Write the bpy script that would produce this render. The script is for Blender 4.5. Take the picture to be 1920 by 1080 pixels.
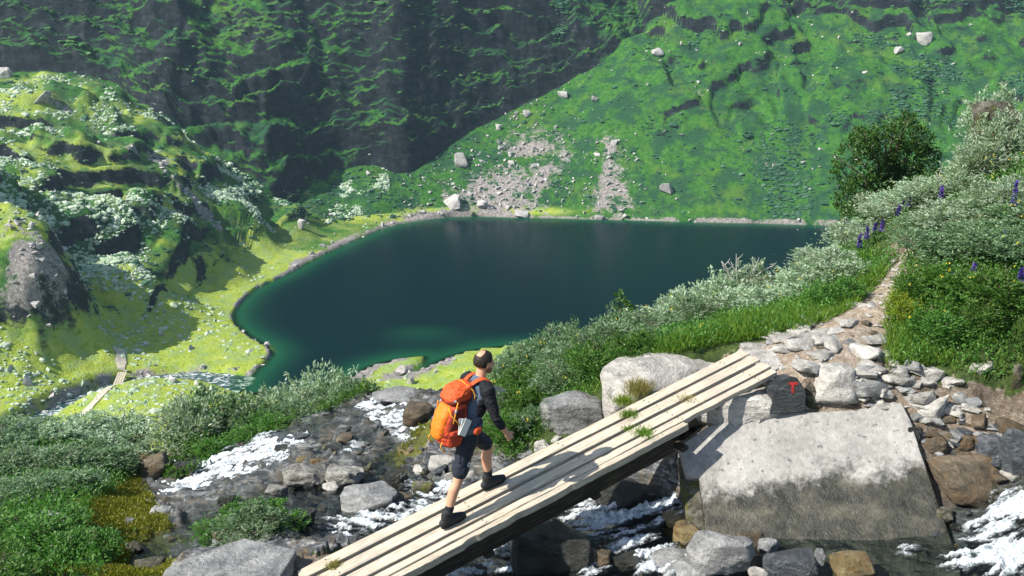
import bpy, bmesh, math, random
import numpy as np
from mathutils import Vector, Matrix
from mathutils.bvhtree import BVHTree

for o in list(bpy.data.objects): bpy.data.objects.remove(o)
scene = bpy.context.scene
COL = scene.collection
random.seed(7); RNG = np.random.default_rng(11)

# ------------------------------------------------------------------ camera, sky, sun, exposure
FPX = 1800.0; PITCH = math.radians(17.0)
cam_d = bpy.data.cameras.new('camera'); cam = bpy.data.objects.new('camera', cam_d); COL.objects.link(cam)
cam_d.sensor_width = 36.0; cam_d.lens = 36.0 * FPX / 1920.0
cam_d.clip_start = 0.1; cam_d.clip_end = 4000
cam.location = (0, 0, 0); cam.rotation_euler = (math.radians(90) - PITCH, 0, 0)
scene.camera = cam

SUN_AZ = math.radians(-115.0)      # from straight ahead (+y), negative = to the left
SUN_EL = math.radians(43.0)
SUN = Vector((math.sin(SUN_AZ) * math.cos(SUN_EL), math.cos(SUN_AZ) * math.cos(SUN_EL), math.sin(SUN_EL)))
world = bpy.data.worlds.new('World'); scene.world = world; world.use_nodes = True
wn = world.node_tree.nodes; bg = wn['Background']
sky = wn.new('ShaderNodeTexSky'); sky.sky_type = 'NISHITA'; sky.sun_disc = False
sky.sun_elevation = SUN_EL; sky.sun_rotation = SUN_AZ
world.node_tree.links.new(sky.outputs[0], bg.inputs['Color']); bg.inputs['Strength'].default_value = 0.095
sun_d = bpy.data.lights.new('sun', 'SUN'); sun_d.energy = 4.6; sun_d.angle = math.radians(0.5); sun_d.color = (1.0, 0.95, 0.86)
sun = bpy.data.objects.new('sun', sun_d); COL.objects.link(sun)
sun.rotation_euler = (-SUN).to_track_quat('-Z', 'Y').to_euler(); sun.location = (-60, 40, 80)
vs = scene.view_settings; vs.view_transform = 'Standard'; vs.look = 'None'; vs.exposure = 0.95; vs.gamma = 1.0
scene.cycles.use_denoising = True
scene.cycles.max_bounces = 6; scene.cycles.diffuse_bounces = 3; scene.cycles.glossy_bounces = 2
scene.cycles.transmission_bounces = 4; scene.cycles.transparent_max_bounces = 8; scene.cycles.volume_bounces = 0
scene.cycles.caustics_reflective = False; scene.cycles.caustics_refractive = False

# ------------------------------------------------------------------ pixel helpers (photograph 1920 x 1080)
CF = np.array([0, math.cos(PITCH), -math.sin(PITCH)]); CU = np.array([0, math.sin(PITCH), math.cos(PITCH)])
def ray(u, v):
    a = (u - 960) / FPX; b = (540 - v) / FPX
    return np.array([a, CF[1] + b * CU[1], CF[2] + b * CU[2]])
def PZ(u, v, z): d = ray(u, v); return d * (z / d[2])
def PY(u, v, y): d = ray(u, v); return d * (y / d[1])
def proj(P):
    P = np.asarray(P, float); dd = P @ CF
    return 960 + FPX * P[..., 0] / dd, 540 - FPX * (P @ CU) / dd

# ------------------------------------------------------------------ numpy noise
def _h(ix, iy, iz):
    n = (ix.astype(np.int64) * 374761393 + iy.astype(np.int64) * 668265263 + iz.astype(np.int64) * 2147483647) & 0xffffffff
    n = ((n ^ (n >> 13)) * 1274126177) & 0xffffffff
    n = ((n ^ (n >> 16)) * 2246822519) & 0xffffffff
    return ((n ^ (n >> 15)) & 0xffffff) / float(0xffffff)
def vnoise(P):
    P = np.asarray(P, float); i = np.floor(P); f = P - i; f = f * f * f * (f * (f * 6 - 15) + 10); i = i.astype(np.int64)
    x, y, z = i[..., 0], i[..., 1], i[..., 2]; fx, fy, fz = f[..., 0], f[..., 1], f[..., 2]
    L = lambda a, b, t: a + (b - a) * t
    return L(L(L(_h(x, y, z), _h(x + 1, y, z), fx), L(_h(x, y + 1, z), _h(x + 1, y + 1, z), fx), fy),
             L(L(_h(x, y, z + 1), _h(x + 1, y, z + 1), fx), L(_h(x, y + 1, z + 1), _h(x + 1, y + 1, z + 1), fx), fy), fz) * 2 - 1
def fbm(P, scale, octv=4, gain=0.5, seed=0, ridge=False):
    P = np.asarray(P, float) * scale + seed * 17.31; s = 0; a = 1; t = 0
    for k in range(octv):
        n = vnoise(P)
        if ridge: n = 1 - 2 * np.abs(n)
        s = s + a * n; t += a; a *= gain; P = P * 2.03 + 5.7
    return s / t
def xyz(x, y, z=0.0): return np.stack([x, y, np.broadcast_to(z, np.shape(x)) * 1.0], -1)
def sstep(a, b, x): t = np.clip((x - a) / (b - a), 0, 1); return t * t * (3 - 2 * t)
def in_poly(U, V, poly):
    poly = np.asarray(poly, float); U = np.asarray(U); V = np.asarray(V); r = np.zeros(U.shape, bool); n = len(poly)
    for i in range(n):
        x0, y0 = poly[i]; x1, y1 = poly[(i + 1) % n]
        if y0 == y1: continue
        c = ((y0 > V) != (y1 > V)) & (U < (x1 - x0) * (V - y0) / (y1 - y0) + x0); r ^= c
    return r
def seg_dist(X, Y, pts, closed=False):
    pts = np.asarray(pts, float); best = np.full(np.shape(X), 1e9); n = len(pts)
    for i in range(n if closed else n - 1):
        a = pts[i]; b = pts[(i + 1) % n]; d = b - a; L = max(d @ d, 1e-9)
        t = np.clip(((X - a[0]) * d[0] + (Y - a[1]) * d[1]) / L, 0, 1)
        best = np.minimum(best, np.hypot(X - a[0] - t * d[0], Y - a[1] - t * d[1]))
    return best

# ------------------------------------------------------------------ object helpers
def tag(o, label=None, cat=None, group=None, kind=None):
    if label: o['label'] = label
    if cat: o['category'] = cat
    if group: o['group'] = group
    if kind: o['kind'] = kind
    return o
def link(name, me, m=None, parent=None):
    o = bpy.data.objects.new(name, me); COL.objects.link(o)
    if m is not None and me is not None: me.materials.clear(); me.materials.append(m)
    if parent is not None: o.parent = parent
    return o
def empty(name, loc=(0, 0, 0), rz=0.0):
    o = bpy.data.objects.new(name, None); COL.objects.link(o); o.location = loc; o.rotation_euler = (0, 0, rz); o.empty_display_size = 0.2
    return o
def mesh_np(name, V, F, smooth=True, attrs=None, sharp=None):
    V = np.asarray(V, np.float32); F = np.asarray(F, np.int32); k = F.shape[1]; me = bpy.data.meshes.new(name)
    me.vertices.add(len(V)); me.vertices.foreach_set('co', V.ravel())
    me.loops.add(F.size); me.loops.foreach_set('vertex_index', F.ravel())
    me.polygons.add(len(F)); me.polygons.foreach_set('loop_start', np.arange(0, F.size, k, dtype=np.int32))
    me.polygons.foreach_set('loop_total', np.full(len(F), k, np.int32))
    me.update(calc_edges=True); me.validate()
    me.polygons.foreach_set('use_smooth', np.full(len(me.polygons), smooth))
    for nm, A in (attrs or {}).items():
        A = np.asarray(A, np.float32)
        if A.ndim == 1: at = me.attributes.new(nm, 'FLOAT', 'POINT'); at.data.foreach_set('value', A)
        else:
            at = me.attributes.new(nm, 'FLOAT_COLOR', 'POINT'); C = np.ones((len(A), 4), np.float32); C[:, :3] = A; at.data.foreach_set('color', C.ravel())
    if sharp: me.set_sharp_from_angle(angle=math.radians(sharp))
    return me
def bm_mesh(bm, name, smooth=True, sharp=None):
    bmesh.ops.recalc_face_normals(bm, faces=bm.faces)
    me = bpy.data.meshes.new(name); bm.to_mesh(me); bm.free()
    me.polygons.foreach_set('use_smooth', np.full(len(me.polygons), smooth))
    if sharp: me.set_sharp_from_angle(angle=math.radians(sharp))
    return me
def grid_faces(n, m):
    i = np.arange(n - 1)[:, None] * m + np.arange(m - 1)[None, :]
    return np.stack([i, i + m, i + m + 1, i + 1], -1).reshape(-1, 4)
def box_bm(bm, sx, sy, sz, mat=Matrix(), bevel=0.0):
    r = bmesh.ops.create_cube(bm, size=1.0, matrix=mat @ Matrix.Diagonal((sx, sy, sz, 1)))
    if bevel: bmesh.ops.bevel(bm, geom=list({e for v in r['verts'] for e in v.link_edges}), offset=bevel, segments=2, affect='EDGES', profile=0.6)
def tube_bm(bm, pts, radii, side=(0, 1, 0), n=14, cap=True):
    """tapered tube through pts; a radius is r or (r_side, r_other)"""
    pts = [Vector(p) for p in pts]; side = Vector(side); rings = []
    P = list(pts); R = [(r, r) if not isinstance(r, (tuple, list)) else tuple(r) for r in radii]
    if cap:
        t0 = (P[0] - P[1]).normalized(); t1 = (P[-1] - P[-2]).normalized()
        e0 = min(R[0]); e1 = min(R[-1])
        P = [P[0] + t0 * e0 * 0.95, P[0] + t0 * e0 * 0.6] + P + [P[-1] + t1 * e1 * 0.6, P[-1] + t1 * e1 * 0.95]
        R = [(R[0][0] * .3, R[0][1] * .3), (R[0][0] * .8, R[0][1] * .8)] + R + [(R[-1][0] * .8, R[-1][1] * .8), (R[-1][0] * .3, R[-1][1] * .3)]
    for i, p in enumerate(P):
        t = (P[min(i + 1, len(P) - 1)] - P[max(i - 1, 0)]).normalized()
        s = (side - t * side.dot(t)); s = s.normalized() if s.length > 1e-4 else t.orthogonal().normalized()
        w = t.cross(s)
        rings.append([bm.verts.new(p + s * (math.cos(k * 2 * math.pi / n) * R[i][0]) + w * (math.sin(k * 2 * math.pi / n) * R[i][1])) for k in range(n)])
    for a, b in zip(rings, rings[1:]):
        for k in range(n): bm.faces.new((a[k], a[(k + 1) % n], b[(k + 1) % n], b[k]))
    bm.faces.new(rings[0][::-1]); bm.faces.new(rings[-1])
def ell_bm(bm, c, r, rot=None, u=20, v=14):
    m = Matrix.Translation(c) @ (rot.to_4x4() if rot is not None else Matrix()) @ Matrix.Diagonal((r[0], r[1], r[2], 1))
    bmesh.ops.create_uvsphere(bm, u_segments=u, v_segments=v, radius=1.0, matrix=m)
def fuse(bm, name, voxel, smooth_it=4, fac=0.5):
    """melts overlapping shapes into one continuous surface"""
    bmesh.ops.recalc_face_normals(bm, faces=bm.faces)
    me = bpy.data.meshes.new(name + '_raw'); bm.to_mesh(me); bm.free()
    o = bpy.data.objects.new(name + '_raw', me); COL.objects.link(o)
    r = o.modifiers.new('r', 'REMESH'); r.mode = 'VOXEL'; r.voxel_size = voxel; r.use_smooth_shade = True
    if smooth_it: s = o.modifiers.new('s', 'SMOOTH'); s.iterations = smooth_it; s.factor = fac
    dg = bpy.context.evaluated_depsgraph_get(); out = bpy.data.meshes.new_from_object(o.evaluated_get(dg)); out.name = name
    bpy.data.objects.remove(o); bpy.data.meshes.remove(me)
    out.polygons.foreach_set('use_smooth', np.full(len(out.polygons), True))
    return out

# ------------------------------------------------------------------ materials
class NT:
    def __init__(s, name):
        s.m = bpy.data.materials.new(name); s.m.use_nodes = True; s.t = s.m.node_tree; s.N = s.t.nodes; s.L = s.t.links
        s.b = s.N['Principled BSDF']; s.out = s.N['Material Output']; s.geo = s.N.new('ShaderNodeNewGeometry'); s.pos = s.geo.outputs['Position']
    def link(s, a, b): s.L.new(a, b)
    def put(s, sock, v):
        if hasattr(v, 'is_linked') or hasattr(v, 'links'): s.L.new(v, sock)
        elif isinstance(v, (tuple, list)) and len(v) == 3 and sock.type == 'RGBA': sock.default_value = (*v, 1)
        else: sock.default_value = v
    def noise(s, scale, detail=5, rough=0.6, vec=None, dist=0.0):
        n = s.N.new('ShaderNodeTexNoise'); n.inputs['Scale'].default_value = scale; n.inputs['Detail'].default_value = detail
        n.inputs['Roughness'].default_value = rough; n.inputs['Distortion'].default_value = dist
        s.L.new(vec if vec is not None else s.pos, n.inputs['Vector']); return n.outputs['Fac']
    def voro(s, scale, vec=None, feat='F1'):
        n = s.N.new('ShaderNodeTexVoronoi'); n.feature = feat; n.inputs['Scale'].default_value = scale
        s.L.new(vec if vec is not None else s.pos, n.inputs['Vector']); return n.outputs['Distance']
    def vmul(s, v, vec=None):
        n = s.N.new('ShaderNodeVectorMath'); n.operation = 'MULTIPLY'; s.L.new(vec if vec is not None else s.pos, n.inputs[0]); n.inputs[1].default_value = v; return n.outputs[0]
    def obj(s):
        n = s.N.new('ShaderNodeTexCoord'); return n.outputs['Object']
    def math(s, op, a, b=0.0, clamp=False):
        n = s.N.new('ShaderNodeMath'); n.operation = op; n.use_clamp = clamp; s.put(n.inputs[0], a); s.put(n.inputs[1], b); return n.outputs[0]
    def step(s, x, lo, hi):
        n = s.N.new('ShaderNodeMapRange'); n.interpolation_type = 'SMOOTHSTEP'; s.put(n.inputs['Value'], x)
        s.put(n.inputs['From Min'], lo); s.put(n.inputs['From Max'], hi); return n.outputs['Result']
    def mix(s, f, a, b):
        n = s.N.new('ShaderNodeMix'); n.data_type = 'RGBA'; s.put(n.inputs[0], f); s.put(n.inputs[6], a); s.put(n.inputs[7], b); return n.outputs[2]
    def ramp(s, x, stops):
        n = s.N.new('ShaderNodeValToRGB'); s.put(n.inputs[0], x); e = n.color_ramp.elements
        while len(e) < len(stops): e.new(0.5)
        for k, (p, c) in enumerate(stops): e[k].position = p; e[k].color = (*c, 1)
        return n.outputs[0]
    def attr(s, name):
        n = s.N.new('ShaderNodeAttribute'); n.attribute_name = name; return n
    def rgb(s, c):
        n = s.N.new('ShaderNodeSeparateColor'); s.L.new(c, n.inputs[0]); return n.outputs
    def sepz(s, v): n = s.N.new('ShaderNodeSeparateXYZ'); s.L.new(v, n.inputs[0]); return n.outputs
    def island(s): return s.geo.outputs['Random Per Island']
    def orand(s): n = s.N.new('ShaderNodeObjectInfo'); return n.outputs['Random']
    def bump(s, h, strength=0.5, dist=0.02):
        n = s.N.new('ShaderNodeBump'); n.inputs['Strength'].default_value = strength; n.inputs['Distance'].default_value = dist
        s.put(n.inputs['Height'], h); s.L.new(n.outputs[0], s.b.inputs['Normal']); return n.outputs[0]
    def done(s, col, rough=0.8, spec=0.3):
        s.put(s.b.inputs['Base Color'], col); s.put(s.b.inputs['Roughness'], rough); s.put(s.b.inputs['Specular IOR Level'], spec); return s.m

MAT = {}
def rock_mat(name, dark, mid, light, scale=4.0, wet=False, lichen=None, stretch=(1, 1, 2.2), tint=None):
    n = NT(name); o = n.obj(); p = n.vmul(stretch)
    a = n.noise(scale, 8, 0.65, p); b = n.noise(scale * 7, 6, 0.7); c = n.ramp(n.math('ADD', n.math('MULTIPLY', a, .6), n.math('MULTIPLY', n.noise(scale * 3.5, 7, .7, p), .4)), [(0.34, dark), (0.5, mid), (0.64, light)])
    sp = n.step(b, 0.52, 0.68); c = n.mix(n.math('MULTIPLY', sp, 0.45), c, light)
    dk = n.step(n.noise(scale * 16, 4, 0.6), 0.64, 0.72); c = n.mix(n.math('MULTIPLY', dk, 0.6), c, dark)
    if lichen is not None:
        lf = n.step(n.noise(scale * 2.2, 7, 0.7), 0.56, 0.66); c = n.mix(n.math('MULTIPLY', lf, 0.8), c, lichen)
    if tint is not None:
        tf = n.step(n.noise(scale * 0.9, 4, 0.6), 0.48, 0.62); c = n.mix(n.math('MULTIPLY', tf, 0.7), c, tint)
    r = n.orand(); v = n.math('ADD', 0.8, n.math('MULTIPLY', r, 0.4)); hv = n.N.new('ShaderNodeHueSaturation'); n.put(hv.inputs['Value'], v); n.link(c, hv.inputs['Color'])
    h = n.math('ADD', n.math('MULTIPLY', a, 1.2), n.math('ADD', n.math('MULTIPLY', b, 0.55), n.math('MULTIPLY', n.noise(scale * 22, 4, .65), .25))); n.bump(h, 1.0, 0.085)
    MAT[name] = n.done(hv.outputs[0], 0.28 if wet else 0.85, 0.55 if wet else 0.25); return MAT[name]
rock_mat('pale_rock', (.20, .19, .175), (.43, .41, .375), (.64, .61, .56), 3.0, lichen=(.20, .20, .18))
rock_mat('grey_rock', (.11, .113, .115), (.27, .272, .27), (.48, .475, .46), 3.5, lichen=(.13, .14, .13))
rock_mat('speckled_rock', (.06, .06, .055), (.28, .27, .24), (.58, .56, .50), 6.0, lichen=(.45, .44, .38))
rock_mat('brown_rock', (.04, .034, .026), (.12, .10, .07), (.25, .20, .14), 4.0, tint=(.15, .10, .055))
rock_mat('ochre_rock', (.08, .06, .025), (.22, .17, .075), (.38, .31, .17), 5.0, wet=True, tint=(.22, .12, .04))
rock_mat('wet_rock', (.008, .009, .008), (.024, .026, .022), (.07, .07, .06), 4.0, wet=True)
rock_mat('dark_rock', (.02, .025, .03), (.06, .07, .08), (.20, .21, .22), 4.0, wet=True)
rock_mat('slate', (.008, .012, .015), (.028, .038, .045), (.10, .12, .135), 5.0, wet=True)
rock_mat('mossy_rock', (.025, .025, .018), (.09, .085, .06), (.30, .28, .24), 4.0, tint=(.10, .11, .015))
rock_mat('far_rock', (.18, .17, .17), (.34, .32, .31), (.52, .50, .48), 0.8)
rock_mat('soil', (.018, .012, .008), (.045, .03, .02), (.10, .07, .048), 7.0)

def leaf_mat(name, c0, c1, c2, trans=0.4, gloss=0.45, tc=None):
    n = NT(name); i = n.island(); r = n.orand()
    c = n.ramp(i, [(0.0, c0), (0.5, c1), (1.0, c2)])
    hv = n.N.new('ShaderNodeHueSaturation'); n.put(hv.inputs['Value'], n.math('ADD', 0.8, n.math('MULTIPLY', r, 0.4)))
    n.put(hv.inputs['Hue'], n.math('ADD', 0.488, n.math('MULTIPLY', r, 0.024))); n.link(c, hv.inputs['Color'])
    n.done(hv.outputs[0], gloss, 0.35)
    t = n.N.new('ShaderNodeBsdfTranslucent'); tcx = n.mix(0.6, hv.outputs[0], tc or (c1[0] * 1.3, c1[1] * 1.6, c1[2] * 0.6)); n.link(tcx, t.inputs['Color'])
    mx = n.N.new('ShaderNodeMixShader'); mx.inputs[0].default_value = trans; n.link(n.b.outputs[0], mx.inputs[1]); n.link(t.outputs[0], mx.inputs[2]); n.link(mx.outputs[0], n.out.inputs['Surface'])
    MAT[name] = n.m; return n.m
leaf_mat('silver_leaf', (.13, .21, .11), (.27, .36, .24), (.47, .54, .43), 0.35)
leaf_mat('willow_leaf', (.055, .12, .045), (.13, .215, .105), (.27, .36, .23), 0.38)
leaf_mat('green_leaf', (.035, .10, .015), (.07, .17, .025), (.13, .25, .05), 0.42)
leaf_mat('lime_leaf', (.10, .16, .012), (.19, .27, .02), (.30, .36, .05), 0.45)
leaf_mat('tree_leaf', (.018, .05, .006), (.035, .085, .010), (.07, .13, .02), 0.38)
leaf_mat('grass_blade', (.07, .14, .015), (.12, .22, .025), (.22, .32, .05), 0.45)
leaf_mat('dry_grass', (.20, .19, .05), (.30, .27, .09), (.42, .37, .16), 0.4)
leaf_mat('moss_blade', (.07, .085, .008), (.15, .16, .012), (.27, .25, .02), 0.3)
leaf_mat('purple_petal', (.05, .03, .20), (.09, .05, .30), (.16, .10, .40), 0.4, tc=(.15, .08, .4))
leaf_mat('yellow_petal', (.6, .5, .02), (.7, .6, .03), (.8, .7, .06), 0.3, tc=(.7, .5, .05))
def bark(name, d, l):
    n = NT(name); a = n.noise(22, 5, 0.7, n.vmul((1, 1, .3))); n.bump(a, 0.6, 0.01); MAT[name] = n.done(n.ramp(a, [(0.3, d), (0.7, l)]), 0.85)
bark('bark', (.04, .03, .02), (.13, .10, .075)); bark('dead_wood', (.30, .28, .25), (.62, .60, .56))
# ================================================================== NEAR GROUND: heights through points the photograph shows
class Surf:
    def __init__(s, pts, c=0.5, lam=1e-3):
        P = np.array(pts, float); s.P = P[:, :2]; s.c = c; n = len(P)
        K = s._k(s.P[:, 0][:, None], s.P[:, 1][:, None]) + lam * np.eye(n)
        A = np.zeros((n + 3, n + 3)); A[:n, :n] = K; T = np.c_[np.ones(n), s.P]; A[:n, n:] = T; A[n:, :n] = T.T
        s.w = np.linalg.solve(A, np.r_[P[:, 2], 0, 0, 0]); s.n = n
    def _k(s, x, y): return -np.sqrt((x - s.P[:, 0]) ** 2 + (y - s.P[:, 1]) ** 2 + s.c ** 2)
    def __call__(s, x, y):
        x = np.asarray(x, float); y = np.asarray(y, float); sh = x.shape; x = x.ravel(); y = y.ravel(); out = np.empty(x.size)
        for i in range(0, x.size, 20000):
            a = x[i:i + 20000]; b = y[i:i + 20000]
            out[i:i + 20000] = s._k(a[:, None], b[:, None]) @ s.w[:s.n] + s.w[s.n] + s.w[s.n + 1] * a + s.w[s.n + 2] * b
        return out.reshape(sh)

# the plank bridge's plane (heading 32 degrees, rising 11 degrees) through the hiker's rear foot
BR_PHI = math.radians(32); BR_SL = math.radians(11)
BR_O = PZ(850, 985, -4.9)
BR_D = np.array([math.cos(BR_PHI) * math.cos(BR_SL), math.sin(BR_PHI) * math.cos(BR_SL), math.sin(BR_SL)])
BR_R = np.array([math.sin(BR_PHI), -math.cos(BR_PHI), 0.0]); BR_N = np.cross(BR_R, BR_D)
def BR(s, r, h=0.0): return BR_O + BR_D * s + BR_R * r + BR_N * h

water_uvz = [(1980, 900, -4.75), (1915, 930, -4.95), (1890, 980, -5.1), (1830, 1040, -5.24), (1760, 1010, -5.31), (1690, 1060, -5.38), (1600, 1070, -5.42), (1450, 1070, -5.45), (1380, 1030, -5.46), (1250, 960, -5.50),
    (1300, 1010, -5.50), (1130, 1000, -5.56), (1000, 1060, -5.62), (870, 1078, -5.66), (1180, 935, -5.52), (800, 960, -5.76), (880, 930, -5.74), (720, 960, -5.82), (640, 980, -5.86), (600, 920, -5.90), (700, 890, -5.88),
    (780, 890, -5.84), (500, 930, -5.96), (450, 965, -5.97), (380, 990, -6.0), (330, 1010, -6.06), (290, 1060, -6.10),
    (760, 800, -5.96), (700, 770, -6.12), (670, 840, -6.0), (740, 850, -5.92), (600, 835, -6.16), (540, 845, -6.32), (470, 868, -6.52), (400, 890, -6.78), (330, 925, -6.98), (300, 935, -7.0), (265, 858, -7.30)]
WPTS = [PZ(*w) for w in water_uvz]
WPTS += [np.array([-1.2, 7.2, -5.75]), np.array([2.5, 7.3, -5.55]), np.array([6, 7.2, -5.25]), np.array([-5.0, 8.4, -6.25]), np.array([-7.2, 12.4, -7.6])]
Wat = Surf(WPTS, 0.35, 2e-3)

g_uvz = [  # dry ground
    (600, 1058, -5.22), (560, 1078, -5.20), (640, 1046, -5.25), (500, 1040, -5.30), (430, 1075, -5.25), (350, 1078, -5.40), (470, 1000, -5.80), (420, 1005, -5.86), (560, 1010, -5.80),
    (220, 1060, -5.85), (120, 1075, -5.75), (0, 1075, -5.8), (-150, 1075, -5.8), (200, 990, -6.15), (90, 985, -6.1), (-40, 980, -6.2), (250, 940, -6.55), (170, 910, -6.6), (60, 920, -6.5), (-100, 900, -6.8),
    (240, 895, -7.05), (140, 850, -7.0), (20, 860, -7.0), (-140, 840, -7.2), (210, 840, -7.5), (100, 815, -7.6), (-40, 815, -7.6),
    (330, 880, -7.15), (430, 850, -6.95), (500, 825, -6.8), (560, 800, -6.7), (620, 775, -6.55), (680, 745, -6.35), (760, 735, -6.1), (800, 745, -5.98),
    # rock ledges of the stream bed
    (640, 872, -5.84), (560, 890, -5.98), (470, 925, -6.1), (400, 940, -6.2), (340, 955, -6.25), (300, 975, -6.2), (290, 905, -6.95), (620, 800, -6.28), (560, 822, -6.5), (790, 770, -5.86), (830, 800, -5.72), (850, 770, -5.75),
    (800, 840, -5.66), (840, 860, -5.62), (690, 800, -6.1), (740, 830, -5.98), (655, 780, -6.3), (880, 860, -5.6), (930, 870, -5.5), (960, 850, -5.35),
    # far bank right of the stream, beside and behind the bridge
    (1000, 845, -5.22), (1040, 820, -5.05), (980, 800, -5.25), (930, 790, -5.5), (940, 740, -5.55), (1000, 740, -5.2), (1080, 790, -4.98), (1130, 765, -4.78), (1180, 735, -4.6), (1240, 700, -4.42), (1300, 690, -4.35), (1400, 655, -4.15),
    (1120, 690, -4.75), (1060, 700, -5.0), (1000, 690, -5.4), (1200, 650, -4.5), (1300, 640, -4.3), (1400, 635, -4.12), (1450, 640, -4.05), (1500, 600, -4.05), (1350, 600, -4.35), (1250, 610, -4.55),
    (1480, 665, -4.08), (1550, 660, -4.05), (1520, 720, -4.22), (1600, 620, -3.95), (1640, 580, -3.88), (1655, 540, -3.80), (1680, 505, -3.72), (1692, 492, -3.70), (1560, 560, -4.0), (1600, 520, -3.95),
    (1450, 740, -4.32), (1380, 770, -4.5), (1330, 800, -4.65), (1640, 700, -4.18), (1600, 760, -4.35), (1700, 740, -4.3), (1740, 790, -4.55), (1700, 690, -4.15), (1700, 640, -4.02), (1760, 690, -4.15), (1840, 700, -4.15), (1900, 690, -4.1), (1990, 690, -4.0),
    (1850, 745, -4.32), (1910, 760, -4.35), (1990, 760, -4.3), (1850, 800, -4.72), (1920, 810, -4.75), (1780, 830, -4.78), (1830, 870, -4.9), (1900, 890, -4.92), (1760, 900, -5.05), (1810, 940, -5.15), (1770, 980, -5.25), (1740, 850, -4.85),
    (1300, 880, -5.6), (1350, 950, -5.62), (1500, 1000, -5.6), (1650, 1000, -5.55),
    # boulders' bed at the bottom edge
    (1420, 1080, -5.42), (1330, 1070, -5.48), (1250, 1080, -5.58),
]
GPTS = [PZ(*g) for g in g_uvz]
deep = [0.16, 0.1, 0.16, 0.2, 0.16, 0.2, 0.2, 0.14, 0.14, 0.22, 0.2, 0.25, 0.25, 0.25, 0.25, 0.16, 0.16, 0.18, 0.2, 0.25, 0.2, 0.16, 0.25, 0.25, 0.22, 0.2, 0.2, 0.06, 0.05, 0.10, 0.07, 0.07, 0.07, 0.09, 0.09, 0.09, 0.09, 0.07]
for P, d in zip(WPTS, deep): GPTS.append(P - np.array([0, 0, d]))
ay = lambda a, y, z: np.array([a * y, y, z])
for a, y, z in [  # right slope and crest
    (.40, 11.5, -3.75), (.44, 12.5, -3.5), (.50, 12, -3.25), (.50, 14, -2.75), (.42, 14.5, -3.45), (.47, 16, -2.85), (.53, 16, -2.35), (.60, 14, -2.2), (.58, 11, -3.3), (.66, 12, -2.5), (.75, 10, -3.2), (.56, 19, -2.0),
    (.36, 13, -3.72), (.365, 15, -3.95), (.37, 17.5, -4.3), (.36, 20, -5.1), (.42, 19, -3.9), (.46, 20, -3.6), (.33, 15.5, -4.55), (.30, 14, -4.55), (.31, 17.5, -5.3), (.33, 20, -5.6), (.24, 13, -4.65), (.26, 16, -5.4), (.18, 13, -4.95), (.2, 15.5, -5.7),
    (.12, 13, -5.2), (.13, 15, -5.8), (.06, 13.5, -5.6), (.05, 15.5, -6.5), (0, 14.5, -6.2), (-.03, 16, -7.2), (.10, 18, -7.2), (.22, 19, -7.0), (.32, 24, -7.3), (.36, 28, -7.6), (.44, 27, -5.5), (.52, 26, -3.6), (.62, 24, -1.6),
    (.75, 16, -1.5), (.75, 24, 0.5), (-.1, 16, -7.6), (-.2, 16.5, -7.9), (-.3, 17, -8.8), (-.42, 17, -9.6), (-.55, 16, -9.2), (-.7, 15, -9.0), (-.75, 10, -7.4), (-.75, 6, -6.0),
    (0, 22, -11), (-.2, 22, -11.6), (-.4, 22, -12.8), (-.6, 22, -13.5), (.12, 22, -10), (.25, 25, -10.5), (.36, 36, -12.5), (.5, 36, -7.5), (.7, 36, 1.5),
    (-.7, 40, -25), (-.4, 40, -24.5), (-.1, 40, -23), (.15, 40, -23), (.35, 50, -24), (.55, 50, -15), (.75, 50, -4),
    (-.7, 65, -39), (-.3, 65, -39), (0, 65, -39), (.3, 70, -40), (.6, 75, -26), (.8, 75, -10),
    (-.7, 100, -63), (-.3, 100, -63), (0, 100, -63), (.3, 110, -63), (.6, 120, -55), (.85, 120, -30),
    (0, 4, -5.6), (.3, 4, -5.4), (-.3, 4, -5.4), (.7, 5, -5.0), (-.7, 4.5, -5.5), (.2, 7.2, -5.8), (.55, 7.5, -5.55)]:
    GPTS.append(ay(a, y, z))
Gnd0 = Surf(GPTS, 0.12, 4e-2)
slab_px = [(1272, 838, -4.80), (1330, 800, -4.68), (1400, 775, -4.55), (1452, 757, -4.46), (1520, 772, -4.50), (1600, 768, -4.46), (1690, 755, -4.38), (1712, 800, -4.52), (1745, 900, -4.95), (1790, 1035, -5.42), (1810, 1110, -5.68), (1335, 1110, -5.80), (1322, 985, -5.36), (1312, 896, -5.02), (1288, 892, -5.02)]
pts = np.array([PZ(*p) for p in slab_px]); c0 = pts.mean(0); uu, ss, vt = np.linalg.svd(pts - c0); nrm = vt[2] * np.sign(vt[2][2])
e1 = np.array([1, 0, -nrm[0] / nrm[2]]); e1 /= np.linalg.norm(e1); e2 = np.cross(nrm, e1)
SLABXY = [(lambda d: (d * ((c0 @ nrm) / (d @ nrm)))[:2])(ray(p[0], p[1])) for p in slab_px]
ROCKY = [(250, 1000), (270, 860), (520, 790), (650, 745), (780, 722), (980, 740), (1000, 800), (960, 890), (880, 940), (720, 1010), (560, 1050), (330, 1080)]
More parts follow.
